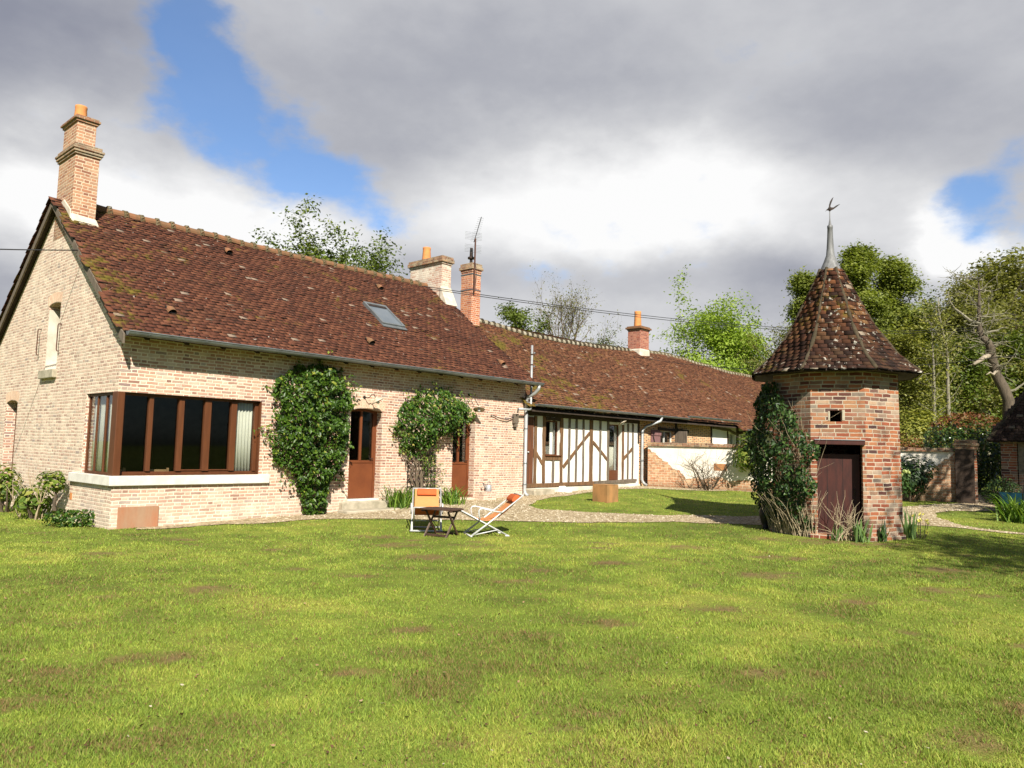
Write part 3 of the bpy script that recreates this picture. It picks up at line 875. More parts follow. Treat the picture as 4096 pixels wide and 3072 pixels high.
ridge_row(.62, 10.75, 3.96, ridge_z, M['ridge'], M['ridge_mortar'], house, 4)

# verge boards on the left gable, front and back rakes
for sgn in (1, -1):
    bb_ = MB()
    P = []
    for n0 in (-.44, 3.96):
        nn = n0 if sgn == 1 else 7.92 - n0
        P.append((nn, roofz(n0)))
    (na, za), (nb, zb) = P
    bb_.add([(-.15, na, za - .02), (-.15, nb, zb - .02), (-.15, nb, zb - .19), (-.15, na, za - .19), (-.115, na, za - .02), (-.115, nb, zb - .02), (-.115, nb, zb - .19), (-.115, na, za - .19)],
            [(0, 1, 2, 3), (4, 7, 6, 5), (0, 4, 5, 1), (3, 2, 6, 7), (0, 3, 7, 4), (1, 5, 6, 2)])
    bb_.build('verge_board', M['timber_grey'], house)

def gutter(u0, u1, n, z, parent, r=.075, mat=M['zinc'], slope=0.0, joints=1.05):
    mb = MB()
    k_ = 9
    V = []
    for u in (u0, u1):
        dz_ = slope * (u - u0)
        for q, rr in ((0, r), (1, r - .008)):
            for i in range(k_):
                t = math.pi + math.pi * i / (k_ - 1)
                V.append((u, n + math.cos(t) * rr, z + math.sin(t) * rr + dz_))
    F = []
    for i in range(k_ - 1):
        F.append((i, i + 1, 2 * k_ + i + 1, 2 * k_ + i))
        F.append((k_ + i, 3 * k_ + i, 3 * k_ + i + 1, k_ + i + 1))
    F += [(0, 2 * k_, 3 * k_, k_), (k_ - 1, 2 * k_ - 1, 4 * k_ - 1, 3 * k_ - 1)]
    F += [tuple(range(k_)), tuple(2 * k_ + i for i in range(k_))]
    mb.add(V, F)
    mb.tube([(u0, n - r, z), (u1, n - r, z + slope * (u1 - u0))], .012, 8)
    u = u0 + .35
    while u < u1 - .05:
        pts = [(u, n + math.cos(t) * (r + .006), z + math.sin(t) * (r + .006) + slope * (u - u0)) for t in np.linspace(math.pi, 2 * math.pi, 9)]
        V, F = [], []
        for du in (-.014, .014):
            V += [(u + du, p[1], p[2]) for p in pts]
        F = [(i, i + 1, 9 + i + 1, 9 + i) for i in range(8)]
        mb.add(V, F)
        u += joints
    return mb.build('gutter', mat, parent)
gutter(-.10, 11.36, -.50, 3.50, house)
rng = random.Random(6)
for i in range(16):                                      # rafter feet under the eaves
    u = .25 + i * .72
    MB().add([(u, -.40, 3.43), (u + .08, -.40, 3.43), (u + .08, .0, 3.67), (u, .0, 3.67), (u, -.40, 3.39), (u + .08, -.40, 3.39), (u + .08, .0, 3.56), (u, .0, 3.56)],
             [(0, 1, 2, 3), (7, 6, 5, 4), (0, 4, 5, 1), (1, 5, 6, 2), (2, 6, 7, 3), (3, 7, 4, 0)]).build('rafter', M['timber_dark'], house)

# downpipe at the right-hand corner
dp = MB()
dp.tube([(11.22, -.50, 3.44), (11.22, -.48, 3.34), (11.20, -.38, 3.22), (11.17, -.14, 3.12), (11.16, -.085, 3.0), (11.16, -.085, 2.8)], .05, 12)
dp.tube([(11.16, -.085, 2.8), (11.16, -.085, .42), (11.16, -.11, .33), (11.18, -.2, .27)], .05, 12)
o = dp.build('downpipe', M['zinc_pale'], house, smooth=True)
for z in (2.2, 1.2, .6):
    MB().lathe([(.058, -.02), (.064, 0), (.058, .02)], 12, (11.16, -.085, z)).build('pipe_collar', M['zinc'], o)

# corner window
cw = thing('corner_window', None, None)
cw.parent = house
def pbox(name, mat, par, *a, bevel=.004):
    return MB().box(*a).build(name, mat, par, bevel=bevel)
fo = .13
go = .055                                                  # how far the glass line stands behind the brick face
fb = MB().box(.127, 2.83, fo, fo + .07, .955, 1.02).box(.127, 2.83, fo, fo + .07, 2.41, 2.46)
fb.box(go, go + .05, .24, 1.52, .955, 1.0).box(go, go + .05, .24, 1.52, 2.41, 2.46)
fb.box(2.74, 2.83, fo - .02, fo + .07, 1.02, 2.41).box(2.805, 2.829, .01, fo - .02, .955, 2.455).box(go, go + .05, 1.485, 1.52, 1.0, 2.41)
fb.build('frame', M['frame'], cw, bevel=.005)
for u0, u1 in ((.60, .68), (1.16, 1.26), (1.67, 1.80), (2.22, 2.34)):
    pbox('mullion', M['frame'], cw, u0, u1, fo - .035, fo + .06, 1.03, 2.41)
for n0 in (.64, 1.07):
    pbox('mullion', M['frame'], cw, go, go + .035, n0, n0 + .035, 1.0, 2.41)
pbox('corner_post', M['frame'], cw, -.004, .125, -.004, .235, .955, 2.46, bevel=.01)
pbox('sash_rail', M['frame'], cw, 1.27, 2.21, fo - .02, fo + .0, 1.035, 1.06)
pbox('pane', M['glass'], cw, .125, 2.75, fo + .03, fo + .036, 1.03, 2.41, bevel=0)
pbox('pane', M['glass'], cw, go + .02, go + .024, .235, 1.49, 1.0, 2.41, bevel=0)
sm = boolcut(MB().prism([(-.07, -.07), (3.05, -.07), (3.05, .19), (.19, .19), (.19, 1.98), (-.07, 1.98)], 'z', .78, .95), [])
finish('sill', sm, M['sill'], cw, bevel=.008)

def soldier_arch(u0, u1, zs, zc, parent, axis='y', h=.22, mat=M['brick_pale'], face=-.004):
    """bricks on edge fanning over a segmental opening, one small block each over a mortar backing"""
    rng = random.Random(int(u0 * 100))
    n = int((u1 - u0 + .16) / .068)
    mb = MB()
    mid, half = (u0 + u1) / 2, (u1 - u0) / 2
    for i in range(n):
        t = -1.12 + 2.24 * (i + .5) / n
        c = mid + t * half
        z0 = zs + (zc - zs) * (1 - min(1.25, t * t))
        lean = t * .22
        w = .0255 * (u1 - u0) / .9
        a = [(c - w, z0 + .012), (c + w, z0 + .012), (c + w + lean * h + .004, z0 + h), (c - w + lean * h - .004, z0 + h)]
        if axis == 'y':
            mb.prism(a, 'y', face - rng.uniform(0, .003), .02)
        else:
            mb.prism(a, 'x', face - rng.uniform(0, .003), .02)
    return mb.build('brick_arch', M['arch_brick'], parent)
M['arch_brick'] = plain('pale arch brick', (.54, .36, .25), (.62, .47, .34), 9, .9)
soldier_arch(D1[0], D1[1], D1[3], D1[4], house)
soldier_arch(D2[0], D2[1], D2[3], D2[4], house)
soldier_arch(3.37, 4.12, 4.45, 4.50, house, 'x')
soldier_arch(5.80, 6.66, 2.40, 2.46, house, 'x')

def house_door(u0, u1, z0, zs, zc, parent):
    dr = thing('door', None, None)
    dr.parent = parent
    r0 = .20
    fr = boolcut(MB().prism(arch_poly(u0, u1, z0, zs, zc), 'y', r0, r0 + .06), [MB().prism(arch_poly(u0 + .06, u1 - .06, z0 - .1, zs - .05, zc - .06), 'y', r0 - .1, r0 + .2)])
    finish('frame', fr, M['steel'], dr, bevel=.004)
    a, b = u0 + .062, u1 - .062
    zm = z0 + .90
    pbox('panel', M['steel'], dr, a, b, r0 + .02, r0 + .05, z0 + .035, zm - .04)
    lf = MB().box(a, b, r0 + .005, r0 + .055, zm - .04, zm + .02).box(a, a + .045, r0 + .005, r0 + .055, zm + .02, zs - .06).box(b - .045, b, r0 + .005, r0 + .055, zm + .02, zs - .06)
    lf.box((a + b) / 2 - .028, (a + b) / 2 + .028, r0 - .003, r0 + .05, zm + .02, zc - .05)
    lf.build('glazing_bars', M['steel'], dr, bevel=.004)
    pbox('pane', M['glass'], dr, a + .04, b - .04, r0 + .03, r0 + .036, zm + .02, zc - .03, bevel=0)
    hb = MB().tube([(b - .05, r0 - .0, zm + .06), (b - .05, r0 - .05, zm + .06), (b - .15, r0 - .05, zm + .06)], .009, 8)
    hb.build('handle', M['iron'], dr)
    for z in (z0 + .5, z0 + 1.75):
        MB().tube([(b + .035, r0 - .012, z - .05), (b + .035, r0 - .012, z + .05)], .013, 8).build('hinge', M['steel'], dr)
    pbox('threshold', M['shut_white'] if u0 < 6 else M['steel'], dr, u0, u1, .02, r0 + .02, z0 - .005, z0 + .03)
    return dr
house_door(*D1, house)
house_door(*D2, house)
pbox('door_step', M['stone'], house, 4.84, 6.15, -.14, .0, -.1, .315, bevel=.02)
pbox('door_step', M['stone'], house, 4.70, 6.7, -.52, -.142, -.1, .155, bevel=.02)
pbox('door_step', M['stone'], house, 8.1, 9.25, -.30, .0, -.1, .17, bevel=.02)
pbox('base_panel', M['terra_plate'], house, .13, .84, -.028, .0, -.05, .40, bevel=.004)
pbox('plinth_pier', M['brick_pale'], house, 9.22, 9.72, -.32, .0, -.1, .44, bevel=.006)

# gable openings
gw = thing('gable_window', None, None)
gw.parent = house
pbox('shutter', M['frame'], gw, .255, .29, 3.38, 4.10, 3.04, 4.47)
pbox('reveal', M['plaster_dirty'], gw, .004, .25, 4.085, 4.115, 3.05, 4.38, bevel=0)
pbox('sill', M['stone'], gw, -.09, .25, 3.30, 4.22, 2.86, 3.04, bevel=.015)
for n0 in (3.22, 4.5):
    MB().tube([(-.0, n0, 3.98), (-.06, n0, 3.98), (-.07, n0, 3.95), (-.07, n0, 3.44), (-.06, n0, 3.41), (-.02, n0, 3.41)], .012, 8).build('shutter_stay', M['rust'], gw)
gd = thing('door', None, None)
gd.parent = house
pbox('panel', M['frame'], gd, .20, .25, 5.82, 6.64, 0, 2.42)
pbox('frame', M['frame'], gd, .12, .2, 5.80, 5.86, 0, 2.36)
MB().box(-.004, .0, 1.9, 2.02, .42, .55).build('vent_cover', M['terra'], house)

# skylight and vent tiles, laid in the plane of the roof
def roof_pt(u, t, h):
    return Vector((u, -.4 + t * CT - h * ST, 3.5 + t * ST + h * CT))
sk = thing('skylight', None, None)
sk.parent = house
def rbox(name, mat, par, u0, u1, t0, t1, h0, h1, bevel=.004):
    c = roof_pt((u0 + u1) / 2, (t0 + t1) / 2, (h0 + h1) / 2)
    return MB().obox(c, ((u1 - u0) / 2, 0, 0), Vector((0, CT, ST)) * (t1 - t0) / 2, Vector((0, -ST, CT)) * (h1 - h0) / 2).build(name, mat, par, bevel=bevel)
rbox('frame', M['zinc'], sk, 6.80, 6.86, 2.02, 3.12, -.02, .10)
rbox('frame', M['zinc'], sk, 7.50, 7.56, 2.02, 3.12, -.02, .10)
rbox('frame', M['zinc'], sk, 6.86, 7.50, 3.03, 3.12, -.02, .10)
rbox('frame', M['zinc'], sk, 6.86, 7.50, 2.02, 2.08, -.02, .095)
rbox('flashing', M['zinc'], sk, 6.78, 7.58, 1.90, 2.018, .03, .06)
rbox('sash', M['iron'], sk, 6.87, 7.49, 2.93, 3.028, .075, .095)
rbox('pane', M['roof_pane'], sk, 6.86, 7.50, 2.08, 3.03, .05, .075, 0)
for u, n in ((.98, .36), (3.54, 3.26), (5.77, .35), (8.16, 3.14), (10.4, .29)):
    t = (n + .4) / CT
    mb = MB()
    prof = []
    for j, (tt, r, hh) in enumerate(((t - .11, .085, .05), (t + .02, .08, .05), (t + .2, .02, .03))):
        prof.append([roof_pt(u + math.cos(a) * r, tt, hh + math.sin(a) * r * 1.05) for a in np.linspace(0, math.pi, 8)])
    V = [p for q in prof for p in q]
    mb.add(V, [(j * 8 + i, j * 8 + i + 1, j * 8 + 9 + i, j * 8 + 8 + i) for j in range(2) for i in range(7)])
    o = mb.build('vent_tile', M['ridge'], house)
    rbox('vent_opening', M['rubber'], o, u - .07, u + .07, t - .105, t + .15, .045, .06, 0)

# chimneys
def stack(name, mat, parent, u0, u1, n0, n1, z0, z1, tops, pots, pot_mat=M['terra'], cap=M['brick_dark']):
    ch = MB().box(u0, u1, n0, n1, z0, z1).build(name, mat, parent, bevel=.006)
    for (g, a, b, mm) in tops:
        MB().box(u0 - g, u1 + g, n0 - g, n1 + g, a, b).build('chimney_band', mm, ch, bevel=.008)
    for (u, n, z, r, h) in pots:
        MB().lathe([(r * 1.02, 0), (r * 1.0, h * .1), (r * .86, h * .8), (r * .9, h * .9), (r * .9, h), (r * .74, h), (r * .74, h * .5)], 20, (u, n, z)).build('chimney_pot', pot_mat, ch, smooth=True)
    return ch
c1 = stack('chimney', M['brick_chim'], house, .0, .47, 3.16, 4.20, 5.9, 7.66, [(.03, 7.66, 7.71, M['brick_dark']), (.055, 7.71, 7.77, M['brick_dark']), (.075, 7.77, 7.82, M['brick_dark']), (.035, 7.82, 7.90, M['brick_dark'])], [(.20, 3.70, 8.55, .135, .37)])
MB().box(.02, .40, 3.28, 4.10, 7.90, 8.42).build('chimney_upper', M['brick_chim'], c1, bevel=.006)
MB().box(-.01, .43, 3.25, 4.13, 8.42, 8.47).box(-.045, .465, 3.215, 4.165, 8.473, 8.52).box(-.02, .44, 3.24, 4.14, 8.523, 8.56).build('chimney_band', M['brick_dark'], c1, bevel=.006)
c1b = MB().add([(-.01, 3.157, 6.36), (.49, 3.157, 6.32), (.54, 3.02, 6.10), (-.02, 3.02, 6.10), (-.01, 3.157, 6.1), (.49, 3.157, 6.1)], [(0, 1, 2, 3), (0, 3, 4), (1, 5, 2)])
c1b.prism([(3.98, 6.66), (3.62, 6.74), (3.17, 6.44), (3.12, 6.22), (3.5, 6.52), (3.98, 6.80)], 'x', -.03, -.003)
c1b.build('flaunching', M['cement'], c1, bevel=.02)
MB().box(.48, .64, 3.80, 4.12, 6.6, 6.98).build('flashing', M['rubber'], c1)
c2 = stack('chimney', M['brick_white'], house, 10.80, 11.20, 3.30, 4.86, 5.5, 7.50, [(.03, 7.50, 7.56, M['brick_white']), (.075, 7.56, 7.68, M['brick_dark']), (.05, 7.68, 7.76, M['brick_dark'])], [(11.0, 4.30, 7.74, .15, .48)])
MB().add([(10.74, 3.30, 6.75), (10.74, 2.98, 6.12), (11.22, 2.98, 6.12), (11.22, 3.30, 6.75), (10.74, 3.30, 6.2), (11.22, 3.30, 6.2)], [(0, 1, 2, 3), (0, 4, 1), (3, 2, 5)]).build('flaunching', M['cement'], c2)

# ------------------------------------------------------------------ half-timbered wing
wing = thing('half_timbered_wing', 'low half-timbered wing with long mossy tiled roof beside the taller brick house', 'house wing', HO, HR)
rng = random.Random(12)
def wroofz(n):
    return 2.93 + TAN * (n + .15)
WA = [MB().box(12.40, 13.14, -1, 2, 1.42, 2.5), MB().box(15.83, 16.60, -1, 2, .60, 2.52), MB().box(11.52, 11.86, -1, .36, .55, 2.55)]
finish('wall', boolcut(MB().box(11.2, 17.72, .2, .5, -.3, 2.98), WA), M['plaster'], wing)
WB = [MB().box(19.15, 20.22, -1, 2, 1.0, 2.42), MB().box(20.46, 21.25, -1, 2, 1.0, 2.42)]
finish('brick_wall', boolcut(MB().box(17.723, 23.25, .2, .5, -.3, 3.0), WB), M['brick_wing'], wing)
WC = [MB().box(24.85, 25.55, -1, 2, 1.0, 2.5), MB().box(26.1, 26.9, -1, 2, 1.0, 2.5)]
finish('wall', boolcut(MB().box(23.253, 41, .2, .5, -.3, 2.95), WC), M['plaster'], wing)
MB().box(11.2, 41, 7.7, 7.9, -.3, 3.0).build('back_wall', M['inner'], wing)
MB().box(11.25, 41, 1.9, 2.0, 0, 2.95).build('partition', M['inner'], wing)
MB().prism([(.2, 2.9), (7.9, 2.9), (3.96, 5.9)], 'x', 40.7, 41).build('gable', M['plaster'], wing)

# roof of the wing
LW = (3.96 + .30) / CT
def sag_wing(x, y):
    return (fbm(x, y, .35, 51) - .5) * .16 + .18 * np.clip((x - 9) / 5, 0, 1) * np.clip((17 - x) / 5 + 1, 0, 1) * (y / 5.3) - .12 * np.sin(np.clip((x - .5) / 11, 0, 1) * np.pi) * (y / 5.3)
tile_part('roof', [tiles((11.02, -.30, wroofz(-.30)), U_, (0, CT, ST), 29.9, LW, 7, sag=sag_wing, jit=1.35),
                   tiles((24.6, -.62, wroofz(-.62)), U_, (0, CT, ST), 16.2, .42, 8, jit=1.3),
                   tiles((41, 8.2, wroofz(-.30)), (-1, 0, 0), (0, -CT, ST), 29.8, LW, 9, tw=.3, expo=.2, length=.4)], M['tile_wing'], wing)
MB().prism([(-.26, wroofz(-.26) - .12), (3.96, wroofz(3.96) - .22), (8.18, wroofz(-.26) - .12), (8.18, wroofz(-.26) - .15), (3.96, wroofz(3.96) - .25), (-.26, wroofz(-.26) - .15)], 'x', 11.22, 41).build('roof_deck', M['batten'], wing)
def wridge(u):
    return wroofz(3.96) + .0 + float(sag_wing(np.array(u - 11.02), np.array(LW)))
ridge_row(13.0, 22.9, 3.96, wridge, M['ridge_white'], M['hip_moss'], wing, 9, r=.12, seg=.30)
ridge_row(24.1, 41, 3.96, wridge, M['ridge_white'], M['ridge_mortar'], wing, 10, r=.12, seg=.33)

gutter(11.28, 20.35, -.36, 2.91, wing, .06, joints=.9)
gutter(20.30, 24.75, -.38, 3.0, wing, .06, joints=.9)
gutter(25.0, 41, -.66, 2.66, wing, .06, joints=.9)
o = MB().tube([(18.35, -.36, 2.86), (18.3, -.33, 2.72), (17.95, .04, 2.52), (17.80, .10, 2.38), (17.78, .10, .62), (17.80, .04, .5), (17.86, -.06, .42)], .05, 12).build('downpipe', M['zinc_pale'], wing, smooth=True)
for z in (2.3, 1.3):
    MB().lathe([(.058, -.03), (.062, 0), (.058, .03)], 12, (17.78, .10, z)).build('pipe_collar', M['zinc'], o)

# oak frame: every post, stud, rail and brace its own timber, standing a little proud of the plaster
def timber(name, p0, p1, w, mat='timber', proud=.03, deep=.22):
    return MB().beam(p0, p1, w, .2 - proud, deep, rng, 7, .10).build(name, M[mat], wing, bevel=.006)
for u, w, z0, z1, mt, nm in ((11.93, .13, .58, 2.6, 'timber', 'post'), (12.33, .13, .60, 2.62, 'timber', 'post'), (13.20, .13, .60, 2.62, 'timber', 'post'),
                             (13.60, .095, .62, 2.60, 'timber_grey', 'stud'), (13.98, .09, .62, 2.60, 'timber_grey', 'stud'), (14.35, .085, .61, 2.60, 'timber_grey', 'stud'),
                             (14.79, .17, .60, 2.60, 'timber', 'post'), (15.30, .09, .60, 2.60, 'timber_grey', 'stud'), (15.76, .10, .60, 2.60, 'timber_grey', 'post'),
                             (16.67, .11, .60, 2.60, 'timber', 'post'), (16.99, .085, .62, 2.58, 'timber_grey', 'stud'), (17.30, .085, .64, 2.58, 'timber_grey', 'stud'),
                             (12.80, .10, .62, 1.30, 'timber_grey', 'stud')):
    timber(nm, (u + rng.uniform(-.01, .01), z0), (u, z1), w, mt)
for u in (12.33, 13.22, 14.18, 14.77, 15.72, 16.60, 17.66):
    timber('short_post', (u, 2.735), (u, 2.97), .13, 'timber_dark')
timber('top_plate', (11.25, 2.665), (17.72, 2.665), .13, 'timber_dark', .04)
timber('post', (17.67, 1.9), (17.67, 2.6), .09, 'timber_dark')
timber('sill_beam', (11.5, .53), (14.9, .55), .12, 'timber', .07)
timber('sill_beam', (14.92, .56), (17.5, .60), .10, 'timber_grey', .07)
timber('rail', (12.40, 1.345), (13.13, 1.345), .12, 'timber', .035)
timber('lintel', (12.40, 2.55), (13.13, 2.55), .10, 'timber_dark', .035)
for a, b, w in (((14.70, 2.18), (13.30, 1.07), .115), ((14.88, 1.90), (15.72, 1.32), .10), ((17.26, 1.70), (16.74, 1.36), .10), ((11.98, 1.50), (12.27, 1.18), .10)):
    timber('brace', a, b, w, 'timber', .024)
MB().box(11.5, 17.75, .14, .197, -.1, .46).build('plinth', M['plaster_dirty'], wing, bevel=.02)
MB().add([(13.05, .14, .5), (13.33, .14, .5), (13.62, -.2, .16), (13.36, -.24, .16), (13.05, .14, .3), (13.33, .14, .3)], [(0, 1, 2, 3), (0, 3, 4), (1, 5, 2), (4, 3, 2, 5)]).build('plaster_foot', M['plaster'], wing)
pbox('door_step', M['stone'], wing, 11.42, 12.36, -.25, .138, .05, .44, bevel=.025)
MB().box(11.52, 11.86, .30, .35, .56, 2.55).build('plank_door', M['plank'], wing)
o = pbox('plank_door', M['plank'], wing, 11.50, 11.80, .155, .195, .58, 2.56)
MB().lathe([(.025, 0), (.035, .02), (.02, .04)], 10, (11.54, .13, 1.5)).build('handle', M['alu'], o)

def sash(name, par, u0, u1, z0, z1, n, mat, bar=.045, mid=True, cross=False):
    w = thing(name, None, None)
    w.parent = par
    mb = MB().box(u0, u1, n, n + .05, z0, z0 + bar).box(u0, u1, n, n + .05, z1 - bar, z1).box(u0, u0 + bar, n, n + .05, z0 + bar, z1 - bar).box(u1 - bar, u1, n, n + .05, z0 + bar, z1 - bar)
    if mid:
        c = (u0 + u1) / 2
        mb.box(c - bar * .6, c + bar * .6, n - .004, n + .046, z0 + bar, z1 - bar)
    mb.build('frame', mat, w, bevel=.004)
    pbox('pane', M['glass'], w, u0 + bar * .8, u1 - bar * .8, n + .02, n + .025, z0 + bar * .8, z1 - bar * .8, bevel=0)
    return w
w1 = sash('window', wing, 12.40, 13.14, 1.42, 2.5, .32, M['frame'], mid=False)
pbox('mullion', M['shut_white'], w1, 12.80, 12.93, .33, .36, 1.46, 2.45)
pbox('sill', M['frame'], w1, 12.38, 13.16, .13, .32, 1.405, 1.44)
w2 = sash('glazed_door', wing, 15.83, 16.60, .60, 2.52, .33, M['frame'], mid=False)
pbox('panel', M['frame'], w2, 15.88, 16.55, .32, .37, .64, .95)
w3 = sash('window', wing, 19.15, 20.22, 1.0, 2.42, .32, M['shut_white'])
w4 = sash('window', wing, 20.46, 21.25, 1.0, 2.42, .34, M['shut_white'])
w5 = sash('window', wing, 24.85, 25.55, 1.0, 2.5, .3, M['shut_white'])
w6 = sash('window', wing, 26.1, 26.9, 1.0, 2.5, .3, M['shut_white'])
for u0, u1, z0, z1, mt in ((18.50, 19.13, 1.05, 2.42, 'shutter'), (20.62, 21.05, 1.05, 2.02, 'shut_white')):
    s_ = pbox('shutter', M[mt], wing, u0, u1, .15, .19, z0, z1)
    for z in (z0 + .2, z1 - .15):
        MB().box(u0 - .02, u1 + .02, .125, .147, z - .05, z + .05).build('shutter_batten', M[mt], s_)
    MB().beam((u0 + .08, z1 - .22), (u1 - .12, z0 + .25), .05, .128, .148).build('shutter_brace', M['iron'], s_)
pbox('shutter', M['timber_grey'], wing, 20.26, 20.30, -.32, .19, 1.1, 2.42)
for u, z0, z1, w in ((20.36, .9, 3.0, .16), (23.28, .9, 3.0, .10), (25.72, .9, 2.9, .2), (24.78, 1.0, 2.6, .06), (27.0, 1.0, 2.9, .14)):
    timber('post', (u, z0), (u, z1), w, 'timber_dark')
timber('lintel', (19.0, 2.47), (20.28, 2.46), .10, 'timber_dark', .05)
timber('lintel', (20.44, 2.46), (21.3, 2.44), .11, 'timber_dark', .06)
timber('curved_lintel', (23.4, 2.68), (25.0, 2.62), .10, 'timber_grey', .04)
timber('curved_lintel', (25.0, 2.60), (25.7, 2.45), .10, 'timber_grey', .05)
timber('lintel', (25.85, 2.55), (28.5, 2.62), .12, 'timber_dark', .04)

c3 = stack('chimney', M['brick_orange'], wing, 12.48, 12.90, 3.60, 4.14, 5.4, 7.62, [(.02, 7.62, 7.70, M['brick_orange']), (.06, 7.70, 7.80, M['brick_dark']), (.03, 7.80, 7.92, M['brick_dark'])], [])
MB().lathe([(.05, 0), (.05, .25), (.12, .25), (.12, .31), (.06, .33), (.05, .62), (.045, .64)], 14, (12.75, 3.95, 7.9)).build('flue_pipe', M['iron'], c3)
for z in (7.52, 6.98):
    MB().box(12.468, 12.912, 3.588, 4.152, z, z + .035).build('strap', M['zinc'], c3)
c4 = stack('chimney', M['brick_chim_red'], wing, 23.20, 23.95, 3.60, 4.24, 5.4, 7.06, [(.03, 7.06, 7.12, M['brick_dark']), (.09, 7.12, 7.20, M['ridge']), (.04, 7.20, 7.25, M['ridge'])], [(23.55, 3.95, 7.23, .17, .74)])
MB().box(23.17, 24.0, 3.56, 4.28, 5.8, 6.22).build('flaunching', M['plaster_dirty'], c4, bevel=.06)

# ------------------------------------------------------------------ octagonal tower
TR = rad(-19)
tower = thing('octagonal_tower', 'small octagonal red brick tower with flared tiled roof and lead spire', 'tower', (TC.x, TC.y, .03), TR)
def octo(ap, off=0.0):
    R_ = ap / math.cos(math.pi / 8)
    return [(R_ * math.cos(-math.pi / 2 + math.pi / 8 + i * math.pi / 4), R_ * math.sin(-math.pi / 2 + math.pi / 8 + i * math.pi / 4)) for i in range(8)]
AP = 1.177
tb = MB()
V = [(x, y, -.3) for x, y in octo(AP + .025)] + [(x, y, 3.36) for x, y in octo(AP - .02)]
tb.add(V, [tuple(range(8))[::-1], tuple(range(8, 16))] + [(i, (i + 1) % 8, 8 + (i + 1) % 8, 8 + i) for i in range(8)])
finish('wall', boolcut(tb, [MB().prism(octo(AP - .30), 'z', -.1, 3.3), MB().box(-.375, .425, -2, -.6, .06, 1.80), MB().box(-.135, .075, -2, -.6, 2.24, 2.46)]), M['brick_red'], tower)
td = pbox('door', M['maroon'], tower, -.46, .40, -.93, -.88, .06, 1.62, bevel=.006)
for x in (-.18, .10):
    pbox('plank_joint', M['rubber'], td, x - .003, x + .003, -.934, -.932, .08, 1.6, bevel=0)
MB().tube([(.30, -.93, .85), (.30, -.96, .85), (.30, -.96, .95), (.30, -.93, .95)], .009, 8).build('handle', M['iron'], td)
pbox('lintel', M['maroon'], tower, -.42, .47, -1.225, -1.0, 1.80, 1.885, bevel=.004)
pbox('lintel_flashing', M['zinc_pale'], tower, -.42, .47, -1.24, -1.15, 1.887, 1.90, bevel=0)
fr = MB().box(-.17, -.137, -1.180, -1.15, 2.25, 2.44).box(.077, .13, -1.180, -1.15, 2.26, 2.47)
fr.build('opening_surround', M['stone'], tower, bevel=.01)
MB().prism(octo(AP + .06), 'z', -.2, .10).build('footing', M['brick_red'], tower, bevel=.02)
pr_a = np.array([1.56, 1.38, 1.17, .955, .75, .58, .46, .36, .275, .20])
pr_z = np.array([3.20, 3.36, 3.58, 3.88, 4.24, 4.60, 4.86, 5.09, 5.28, 5.47])
arc = np.concatenate([[0], np.cumsum(np.hypot(np.diff(pr_a), np.diff(pr_z)))])
rs = np.random.RandomState(77)
Vt, Rt = [], []
s_ = 0.0
row = 0
while s_ < arc[-1] - .03:
    a0, z0 = np.interp(s_, arc, pr_a), np.interp(s_, arc, pr_z)
    a1, z1 = np.interp(min(s_ + .24, arc[-1]), arc, pr_a), np.interp(min(s_ + .24, arc[-1]), arc, pr_z)
    sl = np.array([-(a0 - a1), z1 - z0])
    ln_ = np.linalg.norm(sl)
    sl /= ln_
    for kf in range(8):
        an = -math.pi / 2 + kf * math.pi / 4
        e = np.array([math.cos(an), math.sin(an), 0])
        t = np.array([-math.sin(an), math.cos(an), 0])
        S = -e * -sl[0] + np.array([0, 0, sl[1]])
        N = np.cross(t, S)
        hw0, hw1 = a0 * math.tan(math.pi / 8), a1 * math.tan(math.pi / 8)
        tw = .165
        nT = int(hw0 * 2 / tw) + 3
        for j in range(nT):
            xa = -hw0 - .5 * tw * (row % 2) + (j) * tw - .03 + rs.normal(0, .004)
            xb = xa + tw - .005
            if xb < -hw0 + .01 or xa > hw0 - .01:
                continue
            lft = .048 + rs.normal(0, .007)
            rt_ = rs.normal(0, .01)
            vv = []
            for top in (1, 0):
                for (xx, yy) in ((xa, 0), (xb, 0), (xb, 1), (xa, 1)):
                    hw = hw0 if yy == 0 else hw1
                    x_ = min(max(xx, -hw), hw)
                    h_ = (lft if yy == 0 else .012) + (0 if top else -.028)
                    vv.append(e * a0 + np.array([0, 0, z0]) + t * (x_ + rt_ * yy) + S * (yy * ln_ + rs.normal(0, .004) * (1 - yy)) + N * h_)
            Vt.append(vv)
            Rt.append(rs.rand())
    s_ += .108
    row += 1
Vt = np.array(Vt)
n_ = len(Vt)
o_ = np.arange(n_)[:, None] * 8
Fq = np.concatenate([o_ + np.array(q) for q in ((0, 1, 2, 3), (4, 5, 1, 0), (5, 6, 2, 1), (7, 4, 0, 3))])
troof = finish('roof', np_mesh('roof', Vt.reshape(-1, 3), Fq, np.concatenate([np.array(Rt), -1 - np.array(Rt), Rt, Rt])), M['tile_tower'], tower, uv=False)  # tail faces darkest: row shadow lines painted in along with the dirt
ub = MB()
V = []
for a, z in list(zip(pr_a - .03, pr_z - .005)):
    V += [(x, y, z) for x, y in octo(a)]
V = [(x, y, pr_z[0] + .01) for x, y in octo(AP - .1)] + [(x, y, pr_z[0] + .005) for x, y in octo(pr_a[0] - .04)] + V
ub.add(V, [(i * 8 + j, i * 8 + (j + 1) % 8, i * 8 + 8 + (j + 1) % 8, i * 8 + 8 + j) for i in range(len(pr_a) + 1) for j in range(8)])
ub.build('roof_deck', M['batten'], tower)
rng = random.Random(21)
